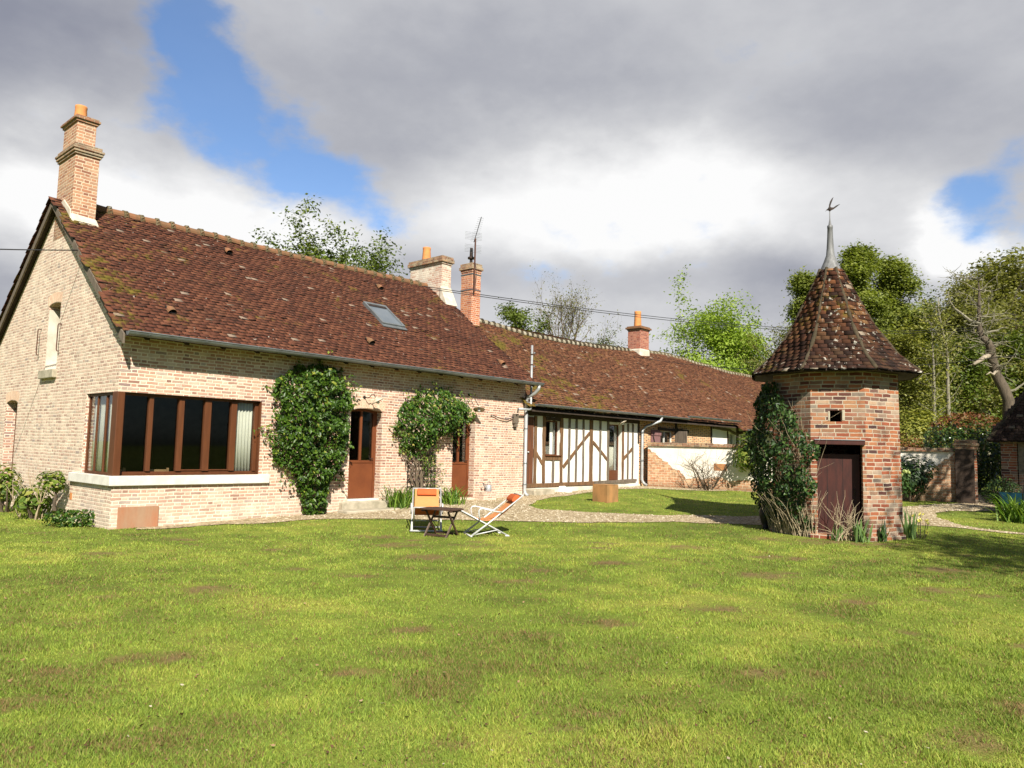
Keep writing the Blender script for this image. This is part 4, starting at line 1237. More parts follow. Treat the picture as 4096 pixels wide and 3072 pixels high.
for kf in range(8):
    an = -math.pi / 2 + math.pi / 8 + kf * math.pi / 4
    pts, rr = [], []
    for s_ in np.linspace(.0, arc[-1], 22):
        a, z = np.interp(s_, arc, pr_a) / math.cos(math.pi / 8), np.interp(s_, arc, pr_z)
        pts.append((a * math.cos(an) + rng.uniform(-.008, .008), a * math.sin(an) + rng.uniform(-.008, .008), z + .022))
        rr.append(.042 + rng.uniform(-.012, .012) - .012 * s_ / arc[-1])
    MB().tube(pts, rr, 7).build('hip', M['hip_moss'], troof, smooth=True)
lp = MB().lathe([(.235, 5.43), (.20, 5.50), (.135, 5.66), (.085, 5.80), (.072, 5.95), (.058, 6.20), (.052, 6.38), (.056, 6.385), (.056, 6.44), (.03, 6.46), (.02, 6.52), (.011, 6.58), (.010, 6.78)], 16)
lp.build('spire', M['lead'], tower, smooth=True)
wv = MB()
def flat(poly, y0, y1):
    wv.prism(poly, 'y', y0, y1)
flat([(-.085, 6.755), (-.06, 6.80), (-.02, 6.83), (.03, 6.835), (.07, 6.83), (.13, 6.87), (.20, 6.895), (.14, 6.845), (.08, 6.80), (.03, 6.775), (-.02, 6.775), (-.06, 6.785)], -.012, .012)
flat([(-.02, 6.82), (.005, 6.84), (.03, 6.92), (.055, 6.99), (.075, 7.055), (.04, 7.02), (.005, 6.96), (-.015, 6.89)], -.025, -.013)
wv.lathe([(.002, -.07), (.022, -.04), (.032, .0), (.022, .04), (.002, .07)], 10, (0, 0, 6.81))
wv.build('bird_weathervane', M['iron'], tower)

# ------------------------------------------------------------------ garden wall, gate pier, stone shed
GA = math.atan2(23.0 - 26.75, 13.75 - 4.95)
gwall = thing('garden_wall', 'white rendered garden wall with bare brick foot and tiled coping', 'wall', (4.95, 26.75, .32), GA)
GL = 9.5
m_, kk = new_mat('flaking render over old brick')
src = M['brick_chim'].node_tree
ob = objco(kk)
gx_, gy_, gz_ = kk.xyz(ob)
uv = kk.n('ShaderNodeUVMap', uv_map='UVMap').outputs[0]
bt = kk.n('ShaderNodeTexBrick', {'Vector': kk.vm('ADD', uv, kk.vm('SCALE', kk.n('ShaderNodeTexNoise', {'Vector': ob, 'Scale': 5.0}).outputs['Color'], scale=.05)), 'Color1': (.38, .17, .09), 'Color2': (.50, .32, .19), 'Mortar': (.58, .48, .34), 'Scale': 1.0,
                                'Mortar Size': .009, 'Bias': 0.0, 'Brick Width': .21, 'Row Height': .088, 'Mortar Smooth': .2})
n1 = kk.noise(ob, 2.2, 6, .65)
n2 = kk.noise(ob, 9, 5, .65)
thr = kk.m('ADD', .40, kk.m('MULTIPLY', kk.m('MAXIMUM', 0, kk.m('SUBTRACT', 1.0, kk.m('DIVIDE', gx_, 1.35))), 1.05))
thr = kk.m('ADD', thr, kk.m('MULTIPLY', kk.m('MAXIMUM', 0, kk.m('SUBTRACT', gx_, 8.2)), .85))
msk = kk.sstep(kk.m('SUBTRACT', kk.m('ADD', gz_, kk.m('ADD', kk.m('MULTIPLY', kk.m('SUBTRACT', n1, .5), .40), kk.m('MULTIPLY', kk.m('SUBTRACT', n2, .5), .22))), thr), -.015, .015)
pc = kk.mix(kk.sstep(n1, .35, .75), (.72, .67, .58), (.58, .52, .43))
bc = kk.mix(kk.sstep(n2, .4, .75, 0, .7), bt.outputs[0], (.16, .09, .05))
bc = kk.mix(kk.sstep(gz_, .35, .0, 0, .55), bc, (.10, .065, .035))
pbsdf(kk, kk.mix(msk, bc, pc), .92, 0, .15, kk.bump(kk.m('ADD', kk.m('MULTIPLY', msk, 1.5), kk.m('ADD', n2, kk.m('MULTIPLY', kk.m('MULTIPLY', bt.outputs[1], kk.m('SUBTRACT', 1, msk)), -.8))), .6, .02))
M['flaking'] = m_
MB().box(0, GL, -.16, .16, -.6, 1.50).build('wall', m_, gwall)
rng = random.Random(33)
cp = MB().box(-.02, GL, -.23, .23, 1.503, 1.54)
x = -.02
while x < GL - .1:
    w = rng.uniform(.16, .24)
    cp.box(x + .006, min(GL, x + w) - .006, -.20 + rng.uniform(-.02, .02), .2, 1.543, 1.62 + rng.uniform(-.015, .02))
    x += w
cp.build('coping', M['brick_dark'], gwall)
MB().box(1.15, 1.55, -.168, -.1, .76, .98).build('brick_patch', M['brick_patch'], gwall) if False else MB().box(2.28, 2.72, -.168, -.1, .70, .94).build('vent_patch', M['brick_patch'], gwall, bevel=.01)
dirg = Vector((math.cos(GA), math.sin(GA), 0))
pp = Vector((4.95, 26.75, 0)) + dirg * (GL + .29)
pier = thing('gate_pier', 'square brick gate pier with dark timber front at the end of the white wall', 'gate pier', (pp.x, pp.y, .25), GA - rad(6))
MB().box(-.27, .27, -.27, .27, -.4, 1.66).build('shaft', M['brick_red'], pier)
MB().box(-.31, .31, -.31, .31, 1.66, 1.76).box(-.34, .34, -.34, .34, 1.763, 1.85).box(-.30, .30, -.30, .30, 1.853, 1.95).build('cap', M['brick_dark'], pier, bevel=.015)
MB().box(-.30, .20, -.335, -.275, -.1, 1.655).build('timber_board', M['timber_dark'], pier, bevel=.006)

SA = math.atan2(-.665, .747)
shed = thing('stone_shed', 'stone and brick shed with steep dark tiled roof at the edge of the garden', 'shed', (15.35, 23.35, .25), SA)
MB().box(.42, 5, 0, .3, -.4, 1.95).box(.05, .3, .42, 4, -.4, 1.95).box(.3, 5, 3.7, 4, -.4, 1.95).build('wall', M['rubble'], shed)
MB().box(-.02, .40, -.06, .40, -.4, 1.88).build('corner_pier', M['brick_red'], shed, bevel=.008)
MB().box(-.05, .43, -.09, .43, 1.883, 1.96).build('pier_cap', M['brick_dark'], shed, bevel=.01)
MB().box(.43, 2.2, -.025, -.003, .62, .95).build('brick_band', M['brick_red'], shed)
hx, hy, hz = 1.25, 2.0, 4.75
e0 = 1.93
P = dict(a=(-.3, -.35, e0), b=(5.2, -.35, e0), c=(5.2, 4.3, e0), d=(-.3, 4.3, e0), e=(hx, hy, hz), f=(5.2, hy, hz))
MB().add([P[q] for q in 'abcdef'], [(0, 1, 5, 4), (0, 4, 3), (2, 3, 4, 5), (1, 2, 5), (0, 3, 2, 1)]).build('roof_deck', M['batten'], shed)
A_ = np.array(P['a'])
S1 = np.array([0, hy + .35, hz - e0])
L1 = np.linalg.norm(S1)
S2 = np.array([hx + .3, 0, hz - e0])
L2 = np.linalg.norm(S2)
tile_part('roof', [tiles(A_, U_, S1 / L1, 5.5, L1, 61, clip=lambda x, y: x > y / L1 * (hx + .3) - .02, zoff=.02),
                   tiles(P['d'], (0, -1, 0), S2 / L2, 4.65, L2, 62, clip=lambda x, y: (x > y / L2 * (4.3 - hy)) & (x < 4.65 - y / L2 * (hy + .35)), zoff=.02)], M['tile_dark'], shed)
MB().tube([np.array(P['a']) + (0, 0, .04), np.array(P['e']) + (0, 0, .05)], .06, 7).build('hip', M['hip_moss'], shed)

# ------------------------------------------------------------------ garden furniture
def deckchair(label, loc, rz):
    t = thing('deckchair', label, 'deckchair', loc, rz, 'orange deckchairs on the lawn')
    hw = .27
    fa = MB()
    for y in (-hw, hw):
        fa.tube([(-.26, y, .748), (.40, y, .238), (.70, y, .02)], [.013, .014, .022], 8)
    fa.tube([(-.25, -hw, .742), (-.25, hw, .742)], .013, 8).tube([(.70, -hw - .03, .02), (.70, hw + .03, .02)], .017, 8)
    fa.build('back_frame', M['alu'], t, smooth=True)
    fb = MB()
    for y in (-hw + .035, hw - .035):
        fb.tube([(.86, y, .458), (.0, y, .018)], .013, 8)
        fb.tube([(.0, y, .02), (.06, y, .02)], .02, 8)
    fb.tube([(.86, -hw + .035, .458), (.86, hw - .035, .458)], .013, 8).tube([(.0, -hw, .018), (.0, hw, .018)], .014, 8).tube([(.30, -hw + .03, .17), (.30, hw - .03, .17)], .011, 8)
    fb.build('seat_frame', M['alu'], t, smooth=True)
    for y in (-hw - .02, hw + .02):
        MB().tube([(.14, y, .44), (.30, y, .462), (.50, y, .505), (.55, y, .50), (.575, y, .47), (.57, y, .40), (.55, y, .32)], .014, 8).build('armrest', M['alu'], t, smooth=True)
        MB().tube([(.66, y * .9, .04), (.20, y * .9, .13)], .010, 8).build('brace', M['alu'], t, smooth=True)
    pts = [(-.245, .735), (-.13, .625), (.02, .49), (.17, .375), (.30, .31), (.42, .292), (.54, .315), (.66, .362), (.77, .415), (.862, .462)]
    q = []
    for i in range(len(pts) - 1):
        for j in range(3):
            f_ = j / 3
            q.append((pts[i][0] * (1 - f_) + pts[i + 1][0] * f_, pts[i][1] * (1 - f_) + pts[i + 1][1] * f_))
    q.append(pts[-1])
    w = .232
    MB().prism(q + [(a - .003, b - .005) for a, b in q][::-1], 'y', -w, w).build('sling', M['orange'], t)
    MB().prism([(a - .004, b - .007) for a, b in q] + [(a - .006, b - .010) for a, b in q][::-1], 'y', -w + .003, w - .003).build('sling_underside', M['orange_red'], t)  # second sheet, redder to imitate shaded, backlit canvas seen from below
    d_ = Vector((.115, -.11)).normalized()
    nr = Vector((-d_.y, d_.x)) 
    c = Vector((-.16, .66)) + nr * .035
    ov = [(c.x + d_.x * math.cos(a) * .085 + nr.x * math.sin(a) * .038, c.y + d_.y * math.cos(a) * .085 + nr.y * math.sin(a) * .038) for a in np.linspace(0, 2 * math.pi, 14)[:-1]]
    MB().prism(ov, 'y', -.185, .185).build('pillow', M['orange_red'] if rz < 0 else M['orange_red'], t, bevel=.012)
    return t
deckchair('orange deckchair facing the camera behind the dark wooden table', (-1.60, 14.62, Z(-1.6, 14.4)), rad(-83))
deckchair('orange deckchair turned sideways to the right of the dark wooden table', (-.07, 13.85, Z(0, 13.7)), rad(197))

tbl = thing('folding_table', 'low dark wooden folding table with crossed legs on the lawn', 'table', (-1.20, 13.50, 0), rad(-24))
tp = MB()
for i in range(6):
    a, b = -.255 + i * .085, -.255 + (i + 1) * .085 - .006
    cut = .075 if i in (0, 5) else 0
    tp.box(-.36 + cut, .36 - cut, a, b, .492, .512)
tp.build('tabletop', M['dark_wood'], tbl, bevel=.003)
MB().box(-.30, -.26, -.22, .22, .46, .49).box(.26, .30, -.22, .22, .46, .49).build('batten', M['dark_wood'], tbl)
for x in (-.22, .22):
    for sgn, dx_ in ((1, .012), (-1, -.012)):
        a, b = Vector((x + dx_, -sgn * .20, .47)), Vector((x + dx_, sgn * .22, .0))
        dv = (b - a).normalized()
        MB().obox((a + b) / 2, (.010, 0, 0), dv * ((b - a).length / 2), dv.cross(Vector((1, 0, 0))) * .019).build('leg', M['grey_wood'] if sgn == -1 else M['dark_wood'], tbl, bevel=.003)
for y, z in ((-.19, .055), (.19, .055), (.085, .35)):
    MB().box(-.21, .21, y - .009, y + .009, z - .02, z + .02).build('stretcher', M['dark_wood'], tbl, bevel=.003)

bx_ = thing('ochre_box', 'square weathered ochre box standing on the grass by the timbered wing', 'box', (2.63, 20.60, Z(2.6, 20.6)), rad(44))
MB().box(-.24, .24, -.26, .26, -.03, .455).build('body', M['boxwood'], bx_, bevel=.008)
MB().box(-.238, .238, -.258, .258, .457, .475).build('lid', M['boxwood'], bx_, bevel=.006)

can = thing('watering_can', 'small grey zinc watering can on a brick ledge by the far door', 'watering can', HP(9.55, -.17, .442), HR)
MB().lathe([(.085, 0), (.088, .01), (.085, .17), (.08, .175), (.075, .172)], 18).build('body', M['zinc_pale'], can, smooth=True)
MB().tube([(-.07, 0, .04), (-.15, 0, .12), (-.215, -.02, .20)], [.016, .012, .010], 8).build('spout', M['zinc'], can, smooth=True)
MB().lathe([(.01, 0), (.035, .03), (.035, .035)], 10, (-.22, -.02, .195)).build('rose', M['zinc'], can)
MB().tube([(.05 * math.cos(a) + .02, 0, .17 + .10 * math.sin(a)) for a in np.linspace(0, math.pi, 9)], .007, 6).build('handle', M['zinc'], can, smooth=True)

urn = thing('urn', 'tall black glazed urn standing beside the ivy on the tower', 'urn', (5.34, 15.70, Z(5.4, 15.7)))
MB().lathe([(.07, 0), (.085, .02), (.06, .06), (.085, .14), (.125, .28), (.12, .36), (.085, .45), (.05, .53), (.04, .60), (.06, .64), (.05, .645), (.035, .60)], 22).build('body', M['urn'], urn, smooth=True)
for s_ in (-1, 1):
    MB().tube([(s_ * .045, 0, .60), (s_ * .10, 0, .59), (s_ * .115, 0, .50), (s_ * .095, 0, .44)], .012, 8).build('handle', M['urn'], urn, smooth=True)

wb = thing('wheelbarrow', 'blue wheelbarrow half hidden by plants at the right edge', 'wheelbarrow', (13.42, 19.95, Z(13.4, 19.9)), rad(50))
MB().add([(-.45, -.22, .28), (.35, -.2, .25), (.35, .2, .25), (-.45, .22, .28), (-.62, -.32, .58), (.5, -.3, .52), (.5, .3, .52), (-.62, .32, .58)],
         [(0, 3, 2, 1), (0, 1, 5, 4), (1, 2, 6, 5), (2, 3, 7, 6), (3, 0, 4, 7)]).build('tray', M['blue'], wb)
MB().tube([(.62, -.05, .19), (.62, .05, .19)], .185, 20).build('wheel', M['rubber'], wb)
for y in (-.2, .2):
    MB().tube([(.62, y * .4, .19), (-.2, y, .27), (-.95, y * 1.35, .60)], .016, 8).build('shaft', M['iron'], wb)
    MB().tube([(-.35, y, .28), (-.38, y, .0)], .014, 8).build('leg', M['iron'], wb)

# ------------------------------------------------------------------ fittings on the walls and roofs
def wall_lamp(label, base, pts, shade, aim):
    t = thing('wall_lamp', label, 'lamp', base, HR, 'enamel lamps over the doors')
    MB().lathe([(.035, -.012), (.035, .012)], 12).build('wall_plate', M['iron'], t)
    t.children[0].rotation_euler = (rad(90), 0, 0)
    MB().tube(pts, .010, 8).build('arm', M['iron'], t, smooth=True)
    s_ = MB().lathe([(.03, .06), (.035, .03), (.06, .02), (.16, -.035), (.157, -.042), (.05, .008), (.02, .01)], 24).build('shade', M['enamel'], t, smooth=True)
    s_.location = shade
    s_.rotation_euler = Vector(aim).to_track_quat('-Z', 'Y').to_euler()
    b = MB().lathe([(.02, .02), (.03, -.01), (.042, -.05), (.035, -.085), (.005, -.10)], 14).build('bulb', M['bulb'], t, smooth=True)
    b.location = shade
    b.rotation_euler = s_.rotation_euler
    return t
wall_lamp('cream enamel lamp on a gooseneck over the nearer brown door', HP(5.42, -.012, 2.72), [(0, 0, 0), (.02, -.10, -.02), (.03, -.16, .0), (.05, -.20, .06), (.09, -.24, .07), (.12, -.25, .0), (.14, -.25, -.03)], (.16, -.26, -.06), (.45, -.35, -1))
wall_lamp('cream enamel lamp on a long bent arm over the farther brown door', HP(8.87, -.012, 3.02), [(0, 0, 0), (.0, -.06, .01), (.03, -.12, -.02), (.12, -.20, -.24), (.15, -.23, -.30)], (.14, -.25, -.36), (-.3, -.3, -1))
wall_lamp('white enamel lamp over the glazed door of the timbered wing', HP(16.2, .16, 2.62), [(0, 0, 0), (.0, -.10, .02), (.0, -.20, .0)], (.0, -.23, -.02), (.2, -.45, -.9))

mast = thing('service_mast', 'galvanised electricity service mast on the corner of the brick house', 'mast', HP(11.2, -.22, 0), HR)
MB().tube([(.0, 0, 4.62), (0, 0, 2.80), (-.03, 0, 2.755), (-.10, 0, 2.74), (-.55, 0, 2.73)], .033, 12).build('pipe', M['zinc_pale'], mast, smooth=True)
MB().tube([(-.55, 0, 2.76), (-.55, .02, 2.62)], .02, 8).build('cable_end', M['wire'], mast)
for z in (4.35, 4.05, 3.62, 3.2):
    MB().lathe([(.036, -.02), (.042, 0), (.036, .02)], 12, (0, 0, z)).build('clamp', M['iron'], mast)
for z in (4.40, 4.0):
    MB().tube([(.03, 0, z), (.09, -.02, z)], .01, 6).lathe([(.018, 0), (.024, .02), (.016, .05)], 8, (.09, -.02, z - .02)).build('insulator', M['zinc'], mast)
for z in (3.05, 2.95):
    MB().tube([(-.18, .0, z), (.05, 0, z), (.05, .22, z)], .012, 6).build('wall_bracket', M['zinc_pale'], mast)
mbx = thing('meter_box', 'small grey-brown cable box hanging from the mast by the house corner', 'cable box', HP(10.72, -.02, 2.42), HR)
MB().box(-.09, .09, -.09, .0, -.10, .18).box(-.06, .06, -.085, -.005, -.20, -.103).build('housing', M['timber_grey'], mbx, bevel=.012)
MB().tube([(-.09, -.04, .08), (-.35, -.05, .0), (-.65, -.04, .02), (-.95, -.02, .10), (-1.0, -.01, .08)], .012, 8).build('cable', M['wire'], mbx, smooth=True)

ant = thing('tv_antenna', 'rake-shaped television antenna on a rusty mast strapped to the red chimney', 'antenna', HP(12.50, 3.52, 6.9), HR)
MB().tube([(0, 0, 0), (0, 0, 1.85)], .028, 10).build('mast', M['rust'], ant)
b0, b1 = Vector((.05, .12, 1.75)), Vector((-.30, -.55, 2.42))
MB().tube([b0, b1], .012, 8).build('boom', M['iron'], ant)
bd = (b1 - b0).normalized()
cr_ = bd.cross(Vector((0, 0, 1))).normalized()
el_ = MB()
for i in range(13):
    p = b0.lerp(b1, (i + .5) / 13)
    w = .14 - .004 * i
    el_.tube([p - cr_ * w, p + cr_ * w], .005, 5)
el_.build('elements', M['zinc'], ant)
gr = MB()
for s_ in (-.22, .22):
    for j in range(6):
        c = b0 + Vector((0, 0, s_)) + Vector((0, .03, (j - 2.5) * .05))
        gr.tube([c - cr_ * .30, c + cr_ * .30], .0035, 4)
    for q in (-.29, .29):
        c = b0 + Vector((0, .03, s_)) + cr_ * q
        gr.tube([c - Vector((0, 0, .13)), c + Vector((0, 0, .13))], .004, 4)
gr.build('reflector', M['zinc'], ant)
MB().tube([(.0, -.03, 1.0), (.05, -.05, .6), (.03, -.04, .3), (.02, -.03, .0)], .008, 6).build('cable', M['wire'], ant)

def wire(label, A, B, sag, r, n=28):
    A, B = Vector(A), Vector(B)
    pts = [A.lerp(B, i / n) - Vector((0, 0, sag * 4 * (i / n) * (1 - i / n))) for i in range(n + 1)]
    return tag(MB().tube(pts, r, 6).build('overhead_wire', M['wire'], None, smooth=True), label, 'wire', 'overhead wires')
wire('thin overhead wire from the gable running off to the left', HP(-.12, 2.15, 5.36), (-14.5, 6.5, 4.0), .25, .012)
wire('upper of two thin wires crossing the sky behind the tower', (-2.35, 19.1, 5.76), (32.2, 46, 10.35), .9, .010)
wire('lower of two thin wires crossing the sky behind the tower', (-2.25, 19.1, 5.70), (32.2, 46, 10.20), .9, .010)
wire('thick black cable rising to the right in front of the woods', (4.9, 30.0, 5.45), (16.0, 18.0, 4.85), .75, .011)

# trellis behind the second climber
tr = MB()
for i in range(8):
    u = 6.80 + i * .128
    tr.box(u, u + .022, -.030, -.020, .06, 1.42)
for i in range(11):
    z = .10 + i * .128
    tr.box(6.78, 7.74, -.042, -.032, z, z + .022)
o = tr.build('trellis', M['iron'], None)
o.location = HO
o.rotation_euler = (0, 0, HR)
tag(o, 'black square-mesh trellis on the brick wall behind the bare climber stems', 'trellis')

# room seen through the corner window
def curtain(label, u0, u1, n0, n1, z0, z1, folds, amp):
    mb = MB()
    k_ = folds * 8
    V = []
    dx_, dy_ = u1 - u0, n1 - n0
    L = math.hypot(dx_, dy_)
    px_, py_ = -dy_ / L, dx_ / L
    rng = random.Random(int(u0 * 100))
    ph = [rng.uniform(.7, 1.2) for _ in range(k_ + 1)]
    for z, sp in ((z0, 1.0), ((z0 + z1) / 2, .9), (z1, .8)):
        for i in range(k_ + 1):
            t = i / k_
            q = math.sin(t * folds * 2 * math.pi) * amp * ph[i // 8] * sp
            V.append((u0 + dx_ * t + px_ * q, n0 + dy_ * t + py_ * q, z))
    F = [(r * (k_ + 1) + i, r * (k_ + 1) + i + 1, (r + 1) * (k_ + 1) + i + 1, (r + 1) * (k_ + 1) + i) for r in range(2) for i in range(k_)]
    mb.add(V, F)
    me = mb.mesh('curtain')
    o = finish('curtain', me, M['curtain'], uv=False, smooth=True)
    md = o.modifiers.new('thick', 'SOLIDIFY')
    md.thickness = .004
    o.location = HO
    o.rotation_euler = (0, 0, HR)
    tag(o, label, 'curtain', 'off-white curtains')
curtain('off-white curtain behind the right-hand pane of the corner window', 2.33, 2.75, .23, .23, 1.0, 2.42, 6, .02)
curtain('off-white curtain in the gable side of the corner window', .16, .16, .98, 1.47, 1.0, 2.42, 7, .018)
curtain('narrow off-white curtain next to the corner post in the gable side', .16, .16, .46, .74, 1.0, 2.42, 4, .018)
curtain('white net curtain behind the lower glazed door of the timbered wing', 15.92, 16.5, .46, .46, .95, 1.75, 7, .012)
def chair(label, u, n, rz):
    t = thing('dining_chair', label, 'chair', HP(u, n, .12), HR + rz, 'wooden chairs inside the corner window')
    MB().box(-.2, .2, -.2, .2, .43, .46).build('seat', M['cream_wood'], t, bevel=.006)
    for x in (-.18, .18):
        for y in (-.18, .18):
            MB().box(x - .018, x + .018, y - .018, y + .018, 0, .427 if y > 0 else .96).build('leg', M['cream_wood'], t)
    MB().box(-.16, .16, -.19, -.17, .82, .93).box(-.16, .16, -.19, -.17, .62, .70).build('backrest', M['cream_wood'], t, bevel=.004)
chair('pale wooden chair seen through the second pane of the corner window', .98, .62, 0)
chair('pale wooden chair nearest the post of the corner window', .50, .75, rad(-70))

# ------------------------------------------------------------------ plants
def leaf_arrays(P, Nr, size, rs, aspect=.55, fold=.25, spread=.8, down=0.0):
    """one folded two-triangle leaf per point; Nr is the way the leaf faces"""
    n = len(P)
    Nr = Nr + rs.normal(0, spread, (n, 3))
    Nr /= np.linalg.norm(Nr, axis=1)[:, None] + 1e-9
    T = rs.normal(0, 1, (n, 3))
    T[:, 2] -= down
    T -= Nr * (T * Nr).sum(1)[:, None]
    T /= np.linalg.norm(T, axis=1)[:, None] + 1e-9
    B = np.cross(Nr, T)
    s = size * rs.uniform(.5, 1.35, n)[:, None]
    a = P - T * s * .5
    b = P + B * s * aspect * .5 + Nr * s * fold * .3
    c = P + T * s * .5
    d_ = P - B * s * aspect * .5 + Nr * s * fold * .3
    V = np.stack([a, b, c, d_], 1).reshape(-1, 3)
    o = np.arange(n)[:, None] * 4
    F = np.concatenate([o + np.array([0, 1, 2]), o + np.array([0, 2, 3])])
    return V, F
def leaf_part(name, P, Nr, size, mat, parent, seed, label=None, rnd=None, **kw):
    rs = np.random.RandomState(seed)
    V, F = leaf_arrays(np.asarray(P, float), np.asarray(Nr, float), size, rs, **kw)
    r = rs.rand(len(P)) if rnd is None else rnd
    return finish(name, np_mesh(name, V, F, np.tile(r, 2)), mat, parent, label, uv=False)

def strand(rng, p, d, L, r, seg=6, wob=.25, grav=0.0):
    p, d = Vector(p), Vector(d).normalized()
    pts, rr = [p.copy()], [r]
    for i in range(seg):
        d = (d + Vector((rng.gauss(0, wob), rng.gauss(0, wob), rng.gauss(0, wob) - grav))).normalized()
        p = p + d * (L / seg)
        pts.append(p.copy())
        rr.append(r * (1 - .75 * (i + 1) / seg))
    return pts, rr

def wall_climber(name, label, poly, dens, depth, size, mat, seed, stems, cat='climber', flip=-1, origin=HO, rz=HR, base_n=0.0, yellow=0.0):
    """leaf mass over a wall; poly in (u, z); bulges out by depth in the middle"""
    rs = np.random.RandomState(seed)
    t = thing(name, label, cat, origin, rz)
    poly = np.array(poly)
    lo, hi = poly.min(0), poly.max(0)
    area = (hi - lo).prod()
    n = int(area * dens)
    u, z = rs.uniform(lo[0] - .08, hi[0] + .08, n), rs.uniform(lo[1] - .05, hi[1] + .08, n)
    wob = .16
    ok = inpoly(u + (vnoise(u, z, 3.2, seed) - .5) * wob * 2 + rs.normal(0, .03, n), z + (vnoise(u, z, 3.2, seed + 9) - .5) * wob * 2 + rs.normal(0, .03, n), [tuple(q) for q in poly])
    u, z = u[ok], z[ok]
    # distance to the outline
    dmin = np.full(len(u), 9.)
    for i in range(len(poly)):
        a, b = poly[i], poly[(i + 1) % len(poly)]
        ab = b - a
        tt = np.clip(((u - a[0]) * ab[0] + (z - a[1]) * ab[1]) / (ab @ ab), 0, 1)
        dmin = np.minimum(dmin, np.hypot(u - a[0] - tt * ab[0], z - a[1] - tt * ab[1]))
    bul = depth * np.clip(dmin / .45, 0, 1) ** .6
    lump = vnoise(u, z, 4.5, seed + 3) * .6 + vnoise(u, z, 9, seed + 4) * .4
    surf = .05 + bul * (.15 + 1.25 * lump)
    keep = rs.rand(len(u)) > np.clip((.30 - lump) * 2.2, 0, .3)
    u, z, surf, dmin = u[keep], z[keep], surf[keep], dmin[keep]
    nn = base_n - surf * (1 - .7 * rs.rand(len(u)) ** 1.8)
    P = np.stack([u, nn, z], -1)
    Nr = np.stack([np.zeros(len(u)), -np.ones(len(u)), np.full(len(u), .55)], -1)
    rnd = np.clip(rs.rand(len(u)) * .85 + (rs.rand(len(u)) < .04 + yellow * np.clip((z - lo[1]) / (hi[1] - lo[1]) - .6, 0, 1) * 2) * .5, 0, 1)
    leaf_part('foliage', P, Nr, size, mat, t, seed, spread=.55, down=.9, rnd=rnd, fold=.5)
    rng = random.Random(seed)
    sh, lp = MB(), []
    m_ = len(poly)
    for i in range(34):
        e = rng.randrange(m_)
        a, b = poly[e], poly[(e + 1) % m_]
        f_ = rng.random()
        c = a + (b - a) * f_
        if c[1] < .6:
            continue
        ctr = poly.mean(0)
        o_ = (c - ctr) / np.linalg.norm(c - ctr)
        pts, rr = strand(rng, (c[0] - o_[0] * .12, base_n - .14, c[1] - o_[1] * .12), (o_[0] + rng.gauss(0, .4), -.35 + rng.gauss(0, .3), o_[1] + rng.gauss(.1, .5)), rng.uniform(.22, .5), .006, 6, .18, .06)
        for q in pts:
            q.y = min(q.y, base_n - .03)
        sh.tube(pts, rr, 5)
        for q in pts[1:]:
            for j in range(3):
                lp.append((q.x + rng.gauss(0, .03), min(q.y + rng.gauss(0, .03), base_n - .02), q.z + rng.gauss(0, .03)))
    so = sh.build('shoot', M['twig'], t)
    leaf_part('shoot_leaves', lp, np.tile([0, -1, .5], (len(lp), 1)), size * .8, mat, so, seed + 7, spread=.7, down=.6, fold=.5, rnd=np.clip(np.random.RandomState(seed).rand(len(lp)) * .5 + .5, 0, 1))
    sb = MB()
    for (a, zz, b, zt_, r) in stems:
        pts, rr = [], []
        for i in range(9):
            f_ = i / 8
            pts.append((a + (b - a) * f_ + rng.uniform(-.09, .09), base_n - .06 - .05 * math.sin(f_ * 3) + rng.uniform(-.02, .02), zz + (zt_ - zz) * f_))
            rr.append(r * (1 - .6 * f_))
        sb.tube(pts, rr, 7)
    sb.build('stem', M['twig'], t, smooth=True)
    return t
wall_climber('climbing_shrub', 'broad dense green climber covering the wall between the corner window and the nearer door',
             [(3.52, 3.20), (3.90, 3.42), (4.55, 3.30), (4.92, 2.75), (4.92, 2.10), (4.82, 1.22), (4.48, .82), (4.42, .40), (4.36, .02), (3.84, .04), (3.62, .60), (3.30, 1.10), (2.98, 1.67), (3.02, 2.45), (3.18, 2.95)],
             1900, .62, .095, LM['ivy'], 101, [(4.05, 0, 3.9, 2.2, .04), (4.15, 0, 4.4, 2.0, .03), (3.95, 0, 3.5, 1.8, .03)], yellow=.12)
wall_climber('climbing_shrub', 'mushroom-shaped green climber on bare stems between the two brown doors',
             [(6.20, 2.10), (6.55, 2.60), (7.1, 2.92), (7.7, 3.14), (8.1, 2.98), (8.5, 2.78), (8.82, 2.62), (8.6, 2.38), (8.35, 2.12), (8.0, 1.88), (7.6, 1.78), (7.50, 1.55), (7.10, 1.32), (6.75, 1.50), (6.50, 1.63), (6.45, 1.95)],
             1600, .70, .092, LM['wist'], 102, [(7.05, .02, 6.72, 1.7, .034), (7.1, .02, 7.3, 1.8, .036), (7.15, .0, 6.85, 1.6, .028), (7.1, 0, 7.45, 1.7, .026), (7.0, 0, 6.62, 1.5, .02), (7.12, .02, 7.05, 1.7, .028), (7.2, 0, 6.95, 1.6, .02), (6.95, 0, 7.2, 1.7, .022)], yellow=.3)
c_ = wall_climber('young_climber', 'sparse leafy shoot growing up the black trellis', [(7.25, .35), (7.55, .35), (7.62, .75), (7.55, 1.25), (7.30, 1.2), (7.2, .7)], 520, .10, .06, LM['wist'], 103, [(7.3, .02, 7.45, 1.2, .012)])

